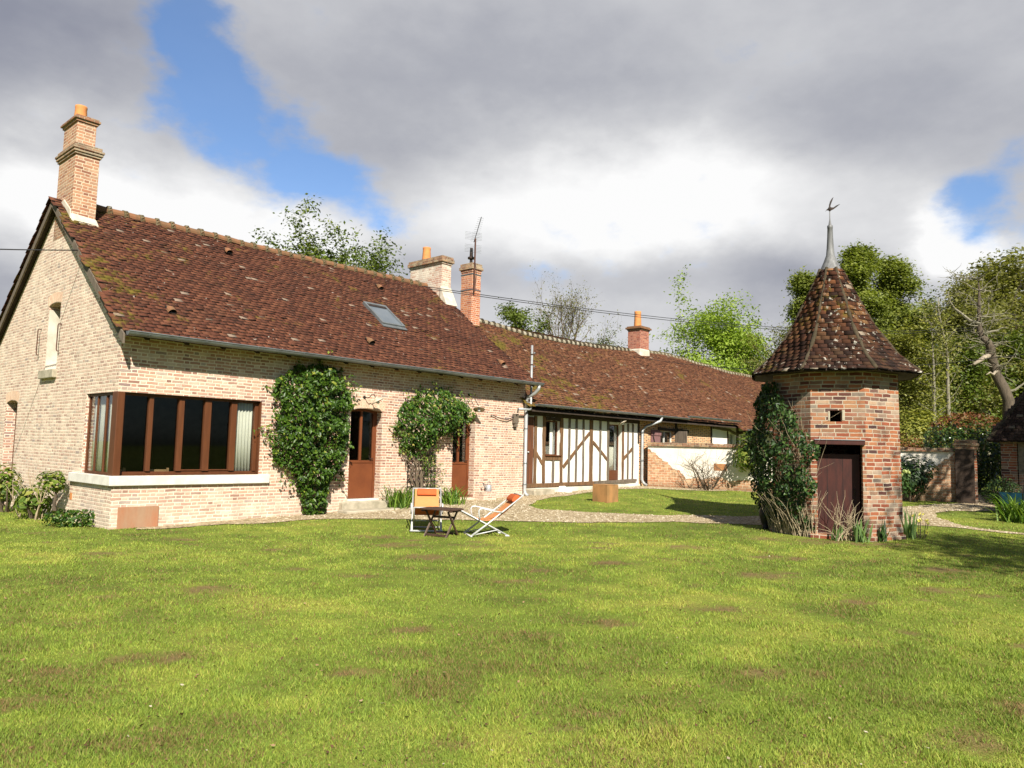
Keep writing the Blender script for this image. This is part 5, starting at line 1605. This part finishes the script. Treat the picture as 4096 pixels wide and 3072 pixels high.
# climber on the tower's left side
def tower_climber():
    t = thing('tower_climber', 'dark ivy-like climber with dry straw stems covering the left side of the tower', 'climber', (TC.x, TC.y, .03), TR)
    rs = np.random.RandomState(104)
    n = 15000
    an = rs.uniform(rad(-210), rad(-98), n)
    z = rs.uniform(.15, 3.05, n)
    prof = np.interp(z, [.1, .5, .9, 1.4, 1.8, 2.3, 2.7, 3.05], [.10, .28, .48, .62, .62, .46, .34, .20])
    edge = np.interp(z, [0, .6, 1.0, 1.6, 1.9, 2.2, 2.6, 3.05], [-110, -116, -108, -102, -106, -122, -136, -150])
    edge2 = np.interp(an, [rad(-210), rad(-180), rad(-98)], [.3, 1, 1])
    lump = vnoise(an * 3, z, 3, 5) * .6 + vnoise(an * 3, z, 7, 6) * .4
    ok = (np.degrees(an) < edge + (lump - .5) * 22) & (rs.rand(n) < np.clip(lump * 2.6 - .65, 0, 1))
    an, z, prof, lump = an[ok], z[ok], prof[ok], lump[ok]
    r = 1.21 + prof * .85 * (.15 + 1.2 * lump) * (1 - .6 * rs.rand(len(an)) ** 2)
    P = np.stack([np.cos(an) * r, np.sin(an) * r, z], -1)
    leaf_part('foliage', P, np.stack([np.cos(an), np.sin(an), np.full(len(an), .4)], -1), .085, LM['dark'], t, 104, spread=.6, down=.8, fold=.5)
    rng = random.Random(9)
    sb = MB()
    for i in range(150):
        a = rad(rng.uniform(-158, -110))
        r_ = 1.23 + rng.uniform(0, .10)
        p = (math.cos(a) * r_, math.sin(a) * r_, 0)
        pts, rr = strand(rng, p, (math.cos(a) * .1 + rng.uniform(-.2, .2), math.sin(a) * .1, 1), rng.uniform(.4, 1.05), .008, 6, .14)
        sb.tube(pts, rr, 5)
    for i in range(70):
        a = rad(rng.uniform(-150, -116))
        r_ = 1.25 + rng.uniform(.0, .08)
        pts, rr = strand(rng, (math.cos(a) * r_, math.sin(a) * r_, rng.uniform(.2, 1.6)), (rng.uniform(-.35, .35), rng.uniform(-.1, .1), 1), rng.uniform(.8, 1.6), .005, 8, .16)
        for q in pts:
            rr_ = math.hypot(q.x, q.y)
            if rr_ < 1.24:
                q.x *= 1.25 / rr_
                q.y *= 1.25 / rr_
        sb.tube(pts, rr, 5)
    sb.build('dry_stem', M['twig_pale'], t)
tower_climber()

def blade_plant(name, label, cat, loc, n, L, w, mat, seed, spread=.25, arch=1.0, group=None, upright=.35, flat=False):
    rs = np.random.RandomState(seed)
    t = thing(name, label, cat, loc, 0, group)
    Vs, Fs, Rs = [], [], []
    o = 0
    for i in range(n):
        a = rs.uniform(0, 6.28)
        b = np.array([rs.normal(0, spread * .35), rs.normal(0, spread * .35), 0])
        l = L * rs.uniform(.6, 1.15)
        out = np.array([math.cos(a), math.sin(a), 0])
        side = np.array([-math.sin(a), math.cos(a), 0])
        lean = rs.uniform(.1, upright + .25)
        ww = w * rs.uniform(.7, 1.2)
        seg = 6
        pts = []
        ang = math.pi / 2 - lean
        p = b.copy()
        for j in range(seg + 1):
            pts.append(p.copy())
            p = p + (out * math.cos(ang) + np.array([0, 0, math.sin(ang)])) * l / seg
            ang -= arch * rs.uniform(.15, .55) * (j / seg + .3)
        wd = [ww * math.sin(math.pi * min(.97, .25 + .72 * j / seg)) for j in range(seg + 1)]
        for j in range(seg + 1):
            up_ = np.array([0, 0, ww * .25])
            Vs += [pts[j] - side * wd[j] + up_, pts[j], pts[j] + side * wd[j] + up_]
        for j in range(seg):
            q = o + j * 3
            Fs += [(q, q + 1, q + 4, q + 3), (q + 1, q + 2, q + 5, q + 4)]
            Rs += [.0, .0]
        Rs[-2 * seg:] = [rs.rand()] * (2 * seg)
        o += (seg + 1) * 3
    finish('leaves', np_mesh('leaves', np.array(Vs), np.array(Fs), Rs), mat, t, uv=False)
    return t
def gp(x, y, dz=0):
    return (x, y, Z(x, y) + dz)
q = HP(6.35, -.28, 0)
blade_plant('day_lily', 'arching green lily clump at the wall to the left of the trellis', 'lily', gp(q.x, q.y), 150, .62, .016, LM['strap'], 201, .45, .75, 'strap-leaved lily clumps')
q = HP(7.95, -.38, 0)
blade_plant('day_lily', 'arching green lily clump under the farther brown door, behind the deckchair', 'lily', gp(q.x, q.y), 110, .55, .016, LM['strap'], 202, .4, .75, 'strap-leaved lily clumps')
blade_plant('day_lily', 'sunlit lily clump in front of the wheelbarrow at the right edge', 'lily', gp(12.2, 17.95), 170, .75, .02, LM['strap'], 203, .5, .7, 'strap-leaved lily clumps')
blade_plant('day_lily', 'small dark strap-leaved clump at the foot of the gate pier', 'lily', gp(14.45, 23.6), 22, .7, .025, LM['dark'], 204, .2, .5, 'strap-leaved lily clumps')
blade_plant('iris', 'grey-green iris fan in front of the tower door, left of the other', 'iris', gp(6.15, 14.17), 12, .36, .022, LM['iris'], 211, .16, .10, 'iris clumps round the tower', .22)
blade_plant('iris', 'largest grey-green iris fan in front of the tower door', 'iris', gp(6.52, 14.02), 16, .44, .026, LM['iris'], 212, .2, .10, 'iris clumps round the tower', .22)
blade_plant('iris', 'shaded iris fan at the corner just right of the tower door', 'iris', gp(7.02, 14.2), 14, .42, .022, LM['dark'], 213, .22, .10, 'iris clumps round the tower', .22)
blade_plant('iris', 'tall iris fan on the grass to the right of the tower', 'iris', gp(7.78, 14.65), 16, .62, .024, LM['iris'], 214, .16, .08, 'iris clumps round the tower', .18)
fl = thing('yellow_flowers', 'few pale yellow flowers beside the iris at the right of the tower', 'flowers', gp(8.05, 14.75))
rng = random.Random(3)
rs = np.random.RandomState(31)
sb = MB()
hp_ = []
for i in range(9):
    x, y, h = rng.uniform(-.22, .28), rng.uniform(-.15, .15), rng.uniform(.12, .5)
    sb.tube([(x * .5, y * .5, 0), (x * .8, y * .8, h * .6), (x, y, h)], .006, 5)
    hp_ = [(x + rng.gauss(0, .022), y + rng.gauss(0, .022), h + rng.gauss(0, .02)) for j in range(14)]
    leaf_part('flower', hp_, np.tile([0, -.5, .6], (len(hp_), 1)), .05, LM['petal'], fl, 5 + i)
sb.build('stem', M['twig'], fl)

# dry twigs in front of the tower door
tw_ = thing('dry_stalks', 'bare pale twigs sprouting in front of the tower door', 'dead plant', gp(6.30, 14.14))
sb = MB()
rng = random.Random(14)
for i in range(34):
    pts, rr = strand(rng, (rng.uniform(-.16, .22), rng.uniform(-.06, .06), 0), (rng.uniform(-.8, .6), rng.uniform(-.3, .15), 1), rng.uniform(.45, 1.0), .0085, 8, .16, .02)
    sb.tube(pts, rr, 5)
    if rng.random() < .6:
        p2, r2 = strand(rng, pts[4], (rng.uniform(-1, 1), rng.uniform(-.4, .4), .8), rng.uniform(.15, .4), .005, 5, .2)
        sb.tube(p2, r2, 5)
sb.build('stalk', M['twig_pale'], tw_)

def bush(name, label, cat, loc, rx, ry, rz_, n, size, mat, seed, top=None, top_mat=None, stems=5, spread=.7, group=None, hollow=.45, zc=.5, rough=.35):
    """leafy shrub: leaves packed between an inner and a lumpy outer surface"""
    rs = np.random.RandomState(seed)
    t = thing(name, label, cat, loc, 0, group)
    d_ = rs.normal(0, 1, (n, 3))
    d_ /= np.linalg.norm(d_, axis=1)[:, None]
    lump = np.zeros(n)
    dirs = rs.normal(0, 1, (26, 3))
    dirs /= np.linalg.norm(dirs, axis=1)[:, None]
    for q in dirs:
        lump = np.maximum(lump, np.clip((d_ @ q - .80) / .2, 0, 1))
    rr = (1 - rough + rough * lump) * (1 - hollow * rs.rand(n) ** 2)
    P = d_ * rr[:, None] * np.array([rx, ry, rz_]) + np.array([0, 0, rz_ * zc * 2])
    P = P[(P[:, 2] > .02)]
    Nr = P - np.array([0, 0, rz_ * .6])
    Nr /= np.linalg.norm(Nr, axis=1)[:, None]
    if top is not None:
        isT = (P[:, 2] + rs.normal(0, rz_ * .06, len(P)) > top) & (np.linalg.norm((P - [0, 0, rz_ * zc * 2]) / [rx, ry, rz_], axis=1) > .78)
        leaf_part('young_shoots', P[isT], Nr[isT] + [0, 0, .5], size * .9, top_mat, t, seed + 1, spread=spread)
        P, Nr = P[~isT], Nr[~isT]
    leaf_part('foliage', P, Nr + [0, 0, .35], size, mat, t, seed, spread=spread, fold=.4)
    rng = random.Random(seed)
    sb = MB()
    for i in range(stems):
        a = rng.uniform(0, 6.28)
        pts, r_ = strand(rng, (math.cos(a) * rx * .15, math.sin(a) * ry * .15, -.05), (math.cos(a) * .5, math.sin(a) * .5, 1.2), rz_ * 1.5, .02 + .012 * rz_, 6, .12)
        sb.tube(pts, r_, 6)
    if stems:
        sb.build('stem', M['twig'], t)
    return t

# left gable border
q = HP(-.45, 6.0, 0)
bush('vine_shrub', 'tall sunlit vine at the left edge against the gable', 'vine', (q.x, q.y, 0), .42, .34, .58, 480, .12, LM['grape'], 301, stems=6, hollow=.8, zc=.55)
q = HP(-.40, 4.55, 0)
bush('vine_shrub', 'upright vine with hanging leaves beside the gable door', 'vine', (q.x, q.y, 0), .28, .26, .50, 480, .11, LM['grape'], 302, stems=7, hollow=.8, zc=.58)
q = HP(-.40, 2.85, 0)
bush('vine_shrub', 'low broad-leaved bush under the gable window', 'bush', (q.x, q.y, 0), .42, .32, .34, 300, .16, LM['grape'], 303, stems=5, hollow=.8, zc=.5)
q = HP(-.30, 2.0, 0)
t_ = bush('vine_shrub', 'small leafy vine top on a bare stem just left of the window sill', 'vine', (q.x, q.y, 0), .32, .26, .22, 300, .10, LM['grape'], 304, stems=0, hollow=.7, zc=1.75)
MB().tube([(.1, 0, -.02), (.02, .02, .3), (.06, 0, .6), (0, 0, .8)], [.035, .03, .025, .012], 8).build('stem', M['bark'], t_)
for i, (n0, h) in enumerate(((3.3, .95), (2.6, 1.1))):
    q = HP(-.36, n0, 0)
    tw2 = thing('bare_twigs', ('bare pruned twigs by the low bush under the gable window', 'second tuft of bare twigs under the gable window, nearer the sill')[i], 'dead plant', (q.x, q.y, 0))
    sb = MB()
    rng = random.Random(60 + i)
    for j in range(6):
        pts, rr = strand(rng, (rng.uniform(-.1, .1), rng.uniform(-.1, .1), 0), (rng.uniform(-.4, .4), rng.uniform(-.2, .2), 1), h * rng.uniform(.6, 1), .014, 7, .12)
        sb.tube(pts, rr, 6)
        p2, r2 = strand(rng, pts[4], (rng.uniform(-1, 1), rng.uniform(-.5, .5), 1), h * .35, .007, 5, .15)
        sb.tube(p2, r2, 5)
    sb.build('stem', M['twig_pale'], tw2)
q = HP(-.30, .95, 0)
bush('herb_clump', 'low bright green herb mound at the foot of the house corner', 'plant', (q.x, q.y, 0), .52, .34, .20, 900, .075, LM['wist'], 305, stems=0, hollow=.6, zc=.35)

# shrubs along the garden wall
def bare_tree(name, label, cat, loc, h, r0, seed, spread, lev=3, kids=(7, 5, 4), mat='twig', group=None, multi=4, trunk_mat=None):
    rng = random.Random(seed)
    t = thing(name, label, cat, loc, 0, group)
    tb_, br = MB(), MB()
    def rec(p, d, L, r, l):
        pts, rr = strand(rng, p, d, L, r, 6, .13 if l else .08, -.03)
        (tb_ if l == 0 else br).tube(pts, rr, 6 if l < 2 else 4, cap=False)
        if l < lev:
            for j in range(kids[l]):
                k_ = rng.randint(1, 5)
                a = rng.uniform(0, 6.28)
                dd = Vector((math.cos(a), math.sin(a), rng.uniform(.3, 1.1)))
                rec(pts[k_], dd, L * rng.uniform(.45, .75), max(.0035, rr[k_] * .6), l + 1)
    for i in range(multi):
        a = 6.28 * i / multi + rng.uniform(-.5, .5)
        rec((math.cos(a) * .08, math.sin(a) * .08, -.05), (math.cos(a) * spread, math.sin(a) * spread, 1), h * .62, r0, 0)
    tb_.build('trunk', M[trunk_mat or mat], t, smooth=True)
    br.build('branches', M[mat], t)
    return t
bare_tree('fig_bush', 'leafless grey fig bush against the white garden wall', 'bush', gp(6.75, 25.55), 2.0, .026, 71, .85, 2, (6, 4), 'twig', multi=9)
bush('garden_shrub', 'bright leafy shrub against the white wall next to the bare fig', 'shrub', gp(7.95, 24.9, .55), .66, .5, .72, 1100, .13, LM['grape'], 311, stems=0, hollow=.7, zc=.5)
bush('garden_shrub', 'dark shrub in front of the white wall left of the gate pier', 'shrub', gp(12.25, 22.9), .85, .6, .66, 1500, .12, LM['dark'], 312, stems=6, hollow=.6, zc=.62)
s_ = bush('snowball_bush', 'low shrub with greenish-white round flower heads just right of the tower', 'shrub', gp(10.9, 21.6), .75, .6, .5, 1300, .10, LM['dark'], 313, stems=5, hollow=.6, zc=.55)
rs = np.random.RandomState(44)
for i in range(16):
    a, b = rs.uniform(0, 6.28), rs.uniform(.1, 1.2)
    c = np.array([math.cos(a) * .72 * math.sin(b + .3), math.sin(a) * .55 - .1, .55 + .45 * math.cos(b)])
    hp_ = [c + rs.normal(0, .020, 3) for _ in range(26)]
    leaf_part('flower_head', hp_, np.tile([0, -.6, .6], (len(hp_), 1)), .05, LM['bloom'], s_, 45 + i)
bush('dark_bush', 'dark rounded bush in front of the stone shed beside the blue wheelbarrow', 'bush', gp(13.75, 21.0), .52, .5, .46, 2600, .06, LM['dark'], 314, stems=4, hollow=.5, zc=.5)
bush('photinia', 'big domed evergreen with russet young tips behind the gate', 'shrub', gp(17.2, 28.0), 1.75, 1.5, 1.55, 7500, .14, LM['hedge'], 315, top=2.35, top_mat=LM['russet'], stems=5, hollow=.4, zc=.48, rough=.18)
bush('golden_shrub', 'golden yellow shrub looking over the garden wall', 'shrub', gp(17.8, 33.0), 2.3, 1.6, 1.6, 3800, .16, LM['yellow'], 316, top=None, stems=5, hollow=.5, zc=.55)
bush('russet_shrub', 'russet-tipped shrub low behind the garden wall', 'shrub', gp(16.2, 30.5), 1.6, 1.0, 1.05, 2400, .13, LM['russet'], 317, stems=5, hollow=.5, zc=.5)

# ------------------------------------------------------------------ trees
def tree(name, label, loc, H, R, r0, seed, lmat, lsize, per_tip, bark='bark', crown=.3, levels=3, kids=(14, 6, 4), up=.35, shape='round', group=None, clus=.5, cat='tree', lean=(0, 0), tfrac=.93):
    """tapered trunk, limbs, twigs; leaves in clusters round the twig ends, gaps between the clusters"""
    rng = random.Random(seed)
    rs = np.random.RandomState(seed)
    t = thing(name, label, cat, loc, 0, group)
    tb_, br = MB(), MB()
    tips = []
    def rec(p, d, L, r, l):
        seg = 8 if l == 0 else 5
        d = Vector(d).normalized()
        p = Vector(p)
        pts, rr = [p.copy()], [r]
        for i in range(seg):
            w = .03 if l == 0 else .17
            d = (d + Vector((rng.gauss(0, w), rng.gauss(0, w), rng.gauss(0, w) + (.05 if l else .0)))).normalized()
            p = p + d * (L / seg)
            pts.append(p.copy())
            rr.append(r * (1 - (.80 if l == 0 else .7) * (i + 1) / seg))
        (tb_ if l == 0 else br).tube(pts, rr, 8 if l == 0 else (6 if l == 1 else 4), cap=False)
        if l >= levels - 1:
            tips.extend(pts[2:] if l == levels - 1 else pts[1:])
        if l >= levels:
            return
        n = kids[l]
        for j in range(n):
            f_ = (crown + (1 - crown) * (j + rng.random()) / n) if l == 0 else rng.uniform(.3, 1)
            x = f_ * seg
            i = min(seg - 1, int(x))
            q = pts[i].lerp(pts[i + 1], x - i)
            if l == 0:
                a = j * 2.4 + rng.uniform(-.5, .5)
                g = (f_ - crown) / (1 - crown)
                if shape == 'round':
                    Lc = R * (.45 + .75 * math.sin(math.pi * min(1, .18 + .72 * g)))
                    el_ = .15 + up + 1.0 * g * g
                elif shape == 'cone':
                    Lc = R * (1.05 - .85 * g)
                    el_ = .1 + up * .5 + .6 * g
                else:
                    Lc = R * (.8 + .3 * rng.random())
                    el_ = .8 + up + g
                dd = Vector((math.cos(a) * math.cos(min(1.45, el_)), math.sin(a) * math.cos(min(1.45, el_)), math.sin(min(1.45, el_))))
                Lc *= rng.uniform(.75, 1.15)
            else:
                dd = (Vector((rng.gauss(0, 1), rng.gauss(0, 1), rng.gauss(0, .7) + up * .6)).normalized() * .9 + (pts[-1] - pts[0]).normalized() * .7)
                Lc = L * rng.uniform(.4, .65)
            rec(q, dd, Lc, rr[i] * (.5 if l == 0 else .6), l + 1)
    rec((0, 0, -.3), (lean[0], lean[1], 1), H * tfrac + .3, r0, 0)
    tb_.build('trunk', M[bark], t, smooth=True)
    br.build('limbs', M[bark], t)
    A_ = np.array([tuple(q) for q in tips])
    cx, cy = np.median(A_[:, 0]), np.median(A_[:, 1])
    kx = min(1.6, max(.5, R / np.percentile(np.hypot(A_[:, 0] - cx, A_[:, 1] - cy), 93)))
    kz = H / np.percentile(A_[:, 2], 98)
    t.scale = (kx, kx, kz)
    t.location = (loc[0] - cx * kx, loc[1] - cy * kx, loc[2])
    if per_tip:
        T = np.array([tuple(q) for q in tips])
        T = T[rs.rand(len(T)) > .12]
        P = np.repeat(T, per_tip, 0) + rs.normal(0, clus * .5, (len(T) * per_tip, 3)) * [1, 1, .8]
        c = np.array([0, 0, H * .6])
        Nr = (P - c) / np.array([R, R, H * .4])
        Nr /= np.linalg.norm(Nr, axis=1)[:, None] + 1e-6
        Nr[:, 2] += .5
        base = np.repeat(np.clip(rs.normal(.5, .2, len(T)), 0, 1), per_tip)
        leaf_part('crown', P, Nr, lsize, lmat, t, seed, spread=.8, rnd=np.clip(base * .6 + rs.rand(len(P)) * .4, 0, 1))
    return t

tree('oak_tree', 'broad young-leaved oak rising behind the farmhouse ridge', (-9.2, 37, .5), 11.0, 5.8, .30, 401, LM['oak'], .21, 17, crown=.45, kids=(19, 8, 4), up=.45, clus=.5, tfrac=.62)
tree('small_tree', 'small green tree just left of the bare one behind the wing ridge', (0.6, 50, .5), 10.6, 2.2, .16, 402, LM['mid'], .20, 8, kids=(12, 5, 3), shape='round', up=.6)
tree('bare_oak', 'large leafless round-crowned tree behind the wing ridge', (3.9, 52, .5), 12.6, 3.5, .26, 403, LM['olive'], .12, 1, kids=(15, 9, 5), up=.5, crown=.35, clus=.3, bark='twig', tfrac=.6)
tree('budding_tree', 'low half-bare tree right of the large leafless one', (6.2, 50, .5), 8.9, 2.2, .16, 404, LM['mid'], .14, 2, kids=(12, 7, 4), up=.4, clus=.35, bark='twig')
tree('lime_tree', 'bright lime-green spring tree to the left of the tower roof', (15.0, 52, .5), 11.2, 5.0, .22, 405, LM['lime'], .22, 17, kids=(16, 7, 4), up=.5, crown=.2, clus=.7, tfrac=.68)
tree('budding_tree', 'thin twiggy tree between the lime-green tree and the tower', (17.4, 48, .5), 9.2, 2.6, .16, 406, LM['olive'], .15, 3, kids=(12, 6, 4), up=.5, clus=.5, bark='twig')
WT = [  # woods on the right
    ('poplar_tree', 'tall dark green tree immediately right of the spire', (23.0, 50, .8), 14.6, 2.7, .28, LM['pop'], .17, 20, 'cone', .9, .10),
    ('poplar_tree', 'tall green tree showing just left of the tower roof peak', (20.7, 52, .8), 13.2, 2.1, .24, LM['pop'], .17, 19, 'cone', .9, .10),
    ('poplar_tree', 'second tall green tree to the right of the spire, slightly lower', (27.0, 52, .8), 14.4, 3.0, .26, LM['pop'], .17, 19, 'cone', .9, .10),
    ('woodland_tree', 'olive budding tree at the dip in the skyline right of the tower', (29.6, 48, .8), 12.2, 2.6, .18, LM['olive'], .20, 7, 'round', .6, .15),
    ('woodland_tree', 'slender pale-trunked tree in the middle of the woods', (27.0, 43, .8), 9.8, 2.2, .13, LM['olive'], .18, 6, 'round', .7, .2),
    ('woodland_tree', 'olive tree left of the broken oak in the woods', (32.2, 50, .8), 13.4, 3.0, .20, LM['olive'], .22, 8, 'round', .7, .15),
    ('woodland_tree', 'tall olive-topped tree behind the broken oak', (34.0, 52, .8), 14.6, 3.0, .22, LM['olive'], .22, 8, 'round', .8, .2),
    ('woodland_tree', 'leafy tree behind the right edge of the woods', (37.6, 52, .8), 13.2, 3.2, .22, LM['olive'], .22, 7, 'round', .6, .15),
    ('woodland_tree', 'bright green bushy tree low in the woods beyond the garden wall', (24.3, 42, .8), 7.4, 2.6, .15, LM['oak'], .18, 9, 'round', .5, .08),
    ('woodland_tree', 'fresh green tree low behind the domed evergreen', (29.2, 44, .8), 8.0, 2.8, .15, LM['oak'], .20, 9, 'round', .5, .08),
    ('woodland_tree', 'low olive tree at the far right beyond the shed roof', (33.0, 44, .8), 8.4, 2.8, .15, LM['olive'], .20, 9, 'round', .5, .08),
    ('woodland_tree', 'yellow-green tree beyond the white wall by the tower', (21.2, 40, .8), 7.4, 2.4, .14, LM['yellow'], .17, 7, 'round', .5, .1),
    ('woodland_tree', 'dark leafy tree deep in the woods right of the tower', (26.4, 58, .8), 12.2, 3.4, .2, LM['mid'], .26, 9, 'round', .5, .08),
    ('woodland_tree', 'dark leafy tree deep in the woods behind the olive ones', (33.0, 60, .8), 13.0, 3.6, .2, LM['mid'], .26, 9, 'round', .5, .08),
    ('woodland_tree', 'dark leafy tree deep in the woods at the right edge', (40.0, 60, .8), 13.0, 3.6, .2, LM['mid'], .26, 9, 'round', .5, .08),
]
for i, (nm, lb, loc, H, R, r0, lm, ls, pt, sh, upv, cr0) in enumerate(WT):
    tree(nm, lb, loc, H, R, r0, 420 + i, lm, ls, pt, bark='bark_pale' if i in (3, 4, 5) else 'bark', crown=cr0, kids=(23 if i < 3 else 17, 6, 4), up=upv, shape=sh, group='trees of the wood on the right', clus=.62)
bare_tree('bare_tree', 'leafless forked tree standing up in the skyline dip right of the tower', 'tree', (29.6, 50, .8), 14.5, .13, 75, .14, 3, (8, 4, 3), 'twig', multi=2, group='bare trees in the wood')
bare_tree('bare_tree', 'leafless dark-branched tree at the top right edge', 'tree', (34.6, 47, .8), 15.0, .16, 76, .2, 3, (9, 5, 3), 'twig', multi=2, group='bare trees in the wood')
# old broken oak with a crooked stem
ok_ = thing('broken_oak', 'crooked old oak with pale broken side limbs at the right of the woods', 'tree', (0, 0, 0))
OB = (24.3, 36.0, .8)
ok_.location = OB
rng = random.Random(88)
def ol(L, sd=0.0):
    return [Vector((x - OB[0], yy, z - OB[2])) for x, z, yy in L]
trunk = [(24.25, .5, 0), (24.15, 2.4, .1), (24.04, 3.83, 0), (24.01, 4.49, -.1), (23.83, 5.15, 0), (23.57, 5.76, .1), (23.53, 6.07, .1), (23.29, 6.63, .0), (23.23, 7.05, -.1), (23.10, 7.30, -.1), (22.86, 7.61, 0), (22.82, 8.13, .1), (22.83, 8.55, .1), (22.78, 9.17, 0), (22.88, 9.91, .1), (22.84, 10.5, .1)]
tb_ = MB().tube(ol(trunk), [.30, .27, .26, .25, .24, .23, .23, .20, .20, .18, .14, .12, .10, .075, .05, .02], 9)
tb_.build('trunk', M['bark'], ok_, smooth=True)
for L, r in (([(23.24, 6.68, 0), (22.77, 6.54, -.3), (22.41, 6.35, -.5), (21.99, 6.14, -.7)], .13), ([(23.57, 5.92, 0), (23.26, 5.83, -.3), (23.11, 5.70, -.4), (22.9, 5.80, -.5), (22.64, 5.66, -.6)], .08)):
    MB().tube(ol(L), [r, r * .9, r * .75, r * .5, r * .2][:len(L)], 7).build('broken_limb', M['bark_bare'], ok_, smooth=True)
lb_ = MB()
for L, r in (([(22.83, 7.71, 0), (23.22, 7.83, -.2), (23.48, 7.88, -.3), (23.59, 7.99, -.4), (23.8, 7.97, -.5)], .07), ([(22.82, 8.23, 0), (22.42, 8.43, .2), (22.07, 8.79, .3), (21.82, 9.04, .4), (21.62, 9.35, .4), (21.5, 9.9, .4)], .09),
             ([(22.83, 8.28, 0), (22.73, 8.54, -.2), (22.55, 8.59, -.3)], .05), ([(23.9, 4.9, 0), (24.26, 5.0, -.2), (24.63, 5.32, -.3), (24.9, 5.6, -.4)], .08)):
    p_ = ol(L)
    lb_.tube(p_, [r * (1 - .75 * i / (len(p_) - 1)) for i in range(len(p_))], 6)
for i in range(60):
    q = ol(trunk)[rng.randint(5, 15)]
    a = rng.uniform(0, 6.28)
    pts, rr = strand(rng, q, (math.cos(a), math.sin(a), rng.uniform(-.2, .9)), rng.uniform(.5, 1.9), .03, 7, .25)
    lb_.tube(pts, rr, 5)
    for j in range(3):
        p2, r2 = strand(rng, pts[rng.randint(2, 6)], (rng.gauss(0, 1), rng.gauss(0, 1), rng.gauss(.3, .6)), rng.uniform(.3, .8), .014, 5, .25)
        lb_.tube(p2, r2, 4)
lb_.build('limbs', M['bark_pale'], ok_)
for i, (lab, L, r) in enumerate((('slim pale birch-like trunk in front of the woods, nearer the tower', [(20.64, .6), (20.64, 3.54), (20.66, 5.08), (20.66, 6.11), (20.73, 7.25), (20.7, 8.3)], .10),
                                 ('slim pale birch-like trunk in front of the woods, nearer the broken oak', [(21.5, .6), (21.43, 4.0), (21.42, 5.87), (21.41, 6.64), (21.33, 7.42), (21.22, 8.09), (20.99, 8.92), (21.0, 9.5)], .10))):
    b_ = thing('slender_tree', lab, 'tree', (L[0][0], 36.4, .7), 0, 'slender pale trees before the wood')
    p_ = [Vector((x - L[0][0], rng.uniform(-.1, .1), z - .7)) for x, z in L]
    MB().tube(p_, [r * (1 - .8 * j / (len(p_) - 1)) for j in range(len(p_))], 7).build('trunk', M['bark_pale'], b_, smooth=True)
    tw3 = MB()
    lp = []
    for j in range(46):
        k_ = rng.randint(1, len(p_) - 1)
        q = p_[k_ - 1].lerp(p_[k_], rng.random())
        a = rng.uniform(0, 6.28)
        pts, rr = strand(rng, q, (math.cos(a), math.sin(a), rng.uniform(.2, 1.2)), rng.uniform(.6, 1.7), .018, 6, .2)
        tw3.tube(pts, rr, 4)
        for q2 in pts[2:]:
            lp += [tuple(q2 + Vector((rng.gauss(0, .2), rng.gauss(0, .2), rng.gauss(0, .2)))) for _ in range(6)]
    tw3.build('branches', M['bark_pale'], b_)
    leaf_part('crown', lp, np.tile([0, -.6, .7], (len(lp), 1)), .13, LM['yellow'] if i == 0 else LM['olive'], b_, 90 + i, spread=.8)

# the depth of the wood and its undergrowth: nobody could count it
rs = np.random.RandomState(99)
n = 52000
x = rs.uniform(13, 62, n)
y = rs.uniform(44, 74, n)
hmax = 2.0 + 6.5 * np.clip((y - 44) / 20, 0, 1) * (.5 + fbm(x, y, .16, 7)) * np.clip((x - 16) / 8, .25, 1)
z = hmax * rs.rand(n) ** .75
P = np.stack([x, y, zt(x, y) + z], -1)
ok = vnoise(x, z + y * .3, .8, 4) > .30
P = P[ok]
leaf_part('woodland', P, np.tile([-.1, -.7, .6], (len(P), 1)), .34, LM['olive'], None, 98, spread=.8, rnd=np.clip(fbm(P[:, 0], P[:, 2] + P[:, 1], .35, 3) * .9 + rs.rand(len(P)) * .3 - .1, 0, 1))
tag(bpy.data.objects['woodland'], 'mixed undergrowth and deep foliage of the spring woods', 'woodland', kind='stuff')
tree('left_tree', 'treetop just showing past the left end of the house', (-27.2, 36, 0), 8.6, 2.6, .2, 460, LM['olive'], .2, 8, kids=(12, 5, 3))

# trees standing beside the viewer; their shade falls over the right of the lawn
tree('garden_tree', 'half-leaved garden tree right of the view, shading the shed and the pier', (18.3, 14.6, 0), 11.0, 3.9, .22, 471, LM['mid'], .22, 7, kids=(15, 6, 4), group='garden trees shading the lawn', clus=.6, up=.4)
tree('garden_tree', 'half-leaved garden tree right of the viewer, shading the lawn by the tower', (12.3, .2, 0), 11.0, 3.9, .18, 472, LM['mid'], .22, 6, kids=(14, 6, 4), group='garden trees shading the lawn', clus=.6, up=.4, crown=.45)
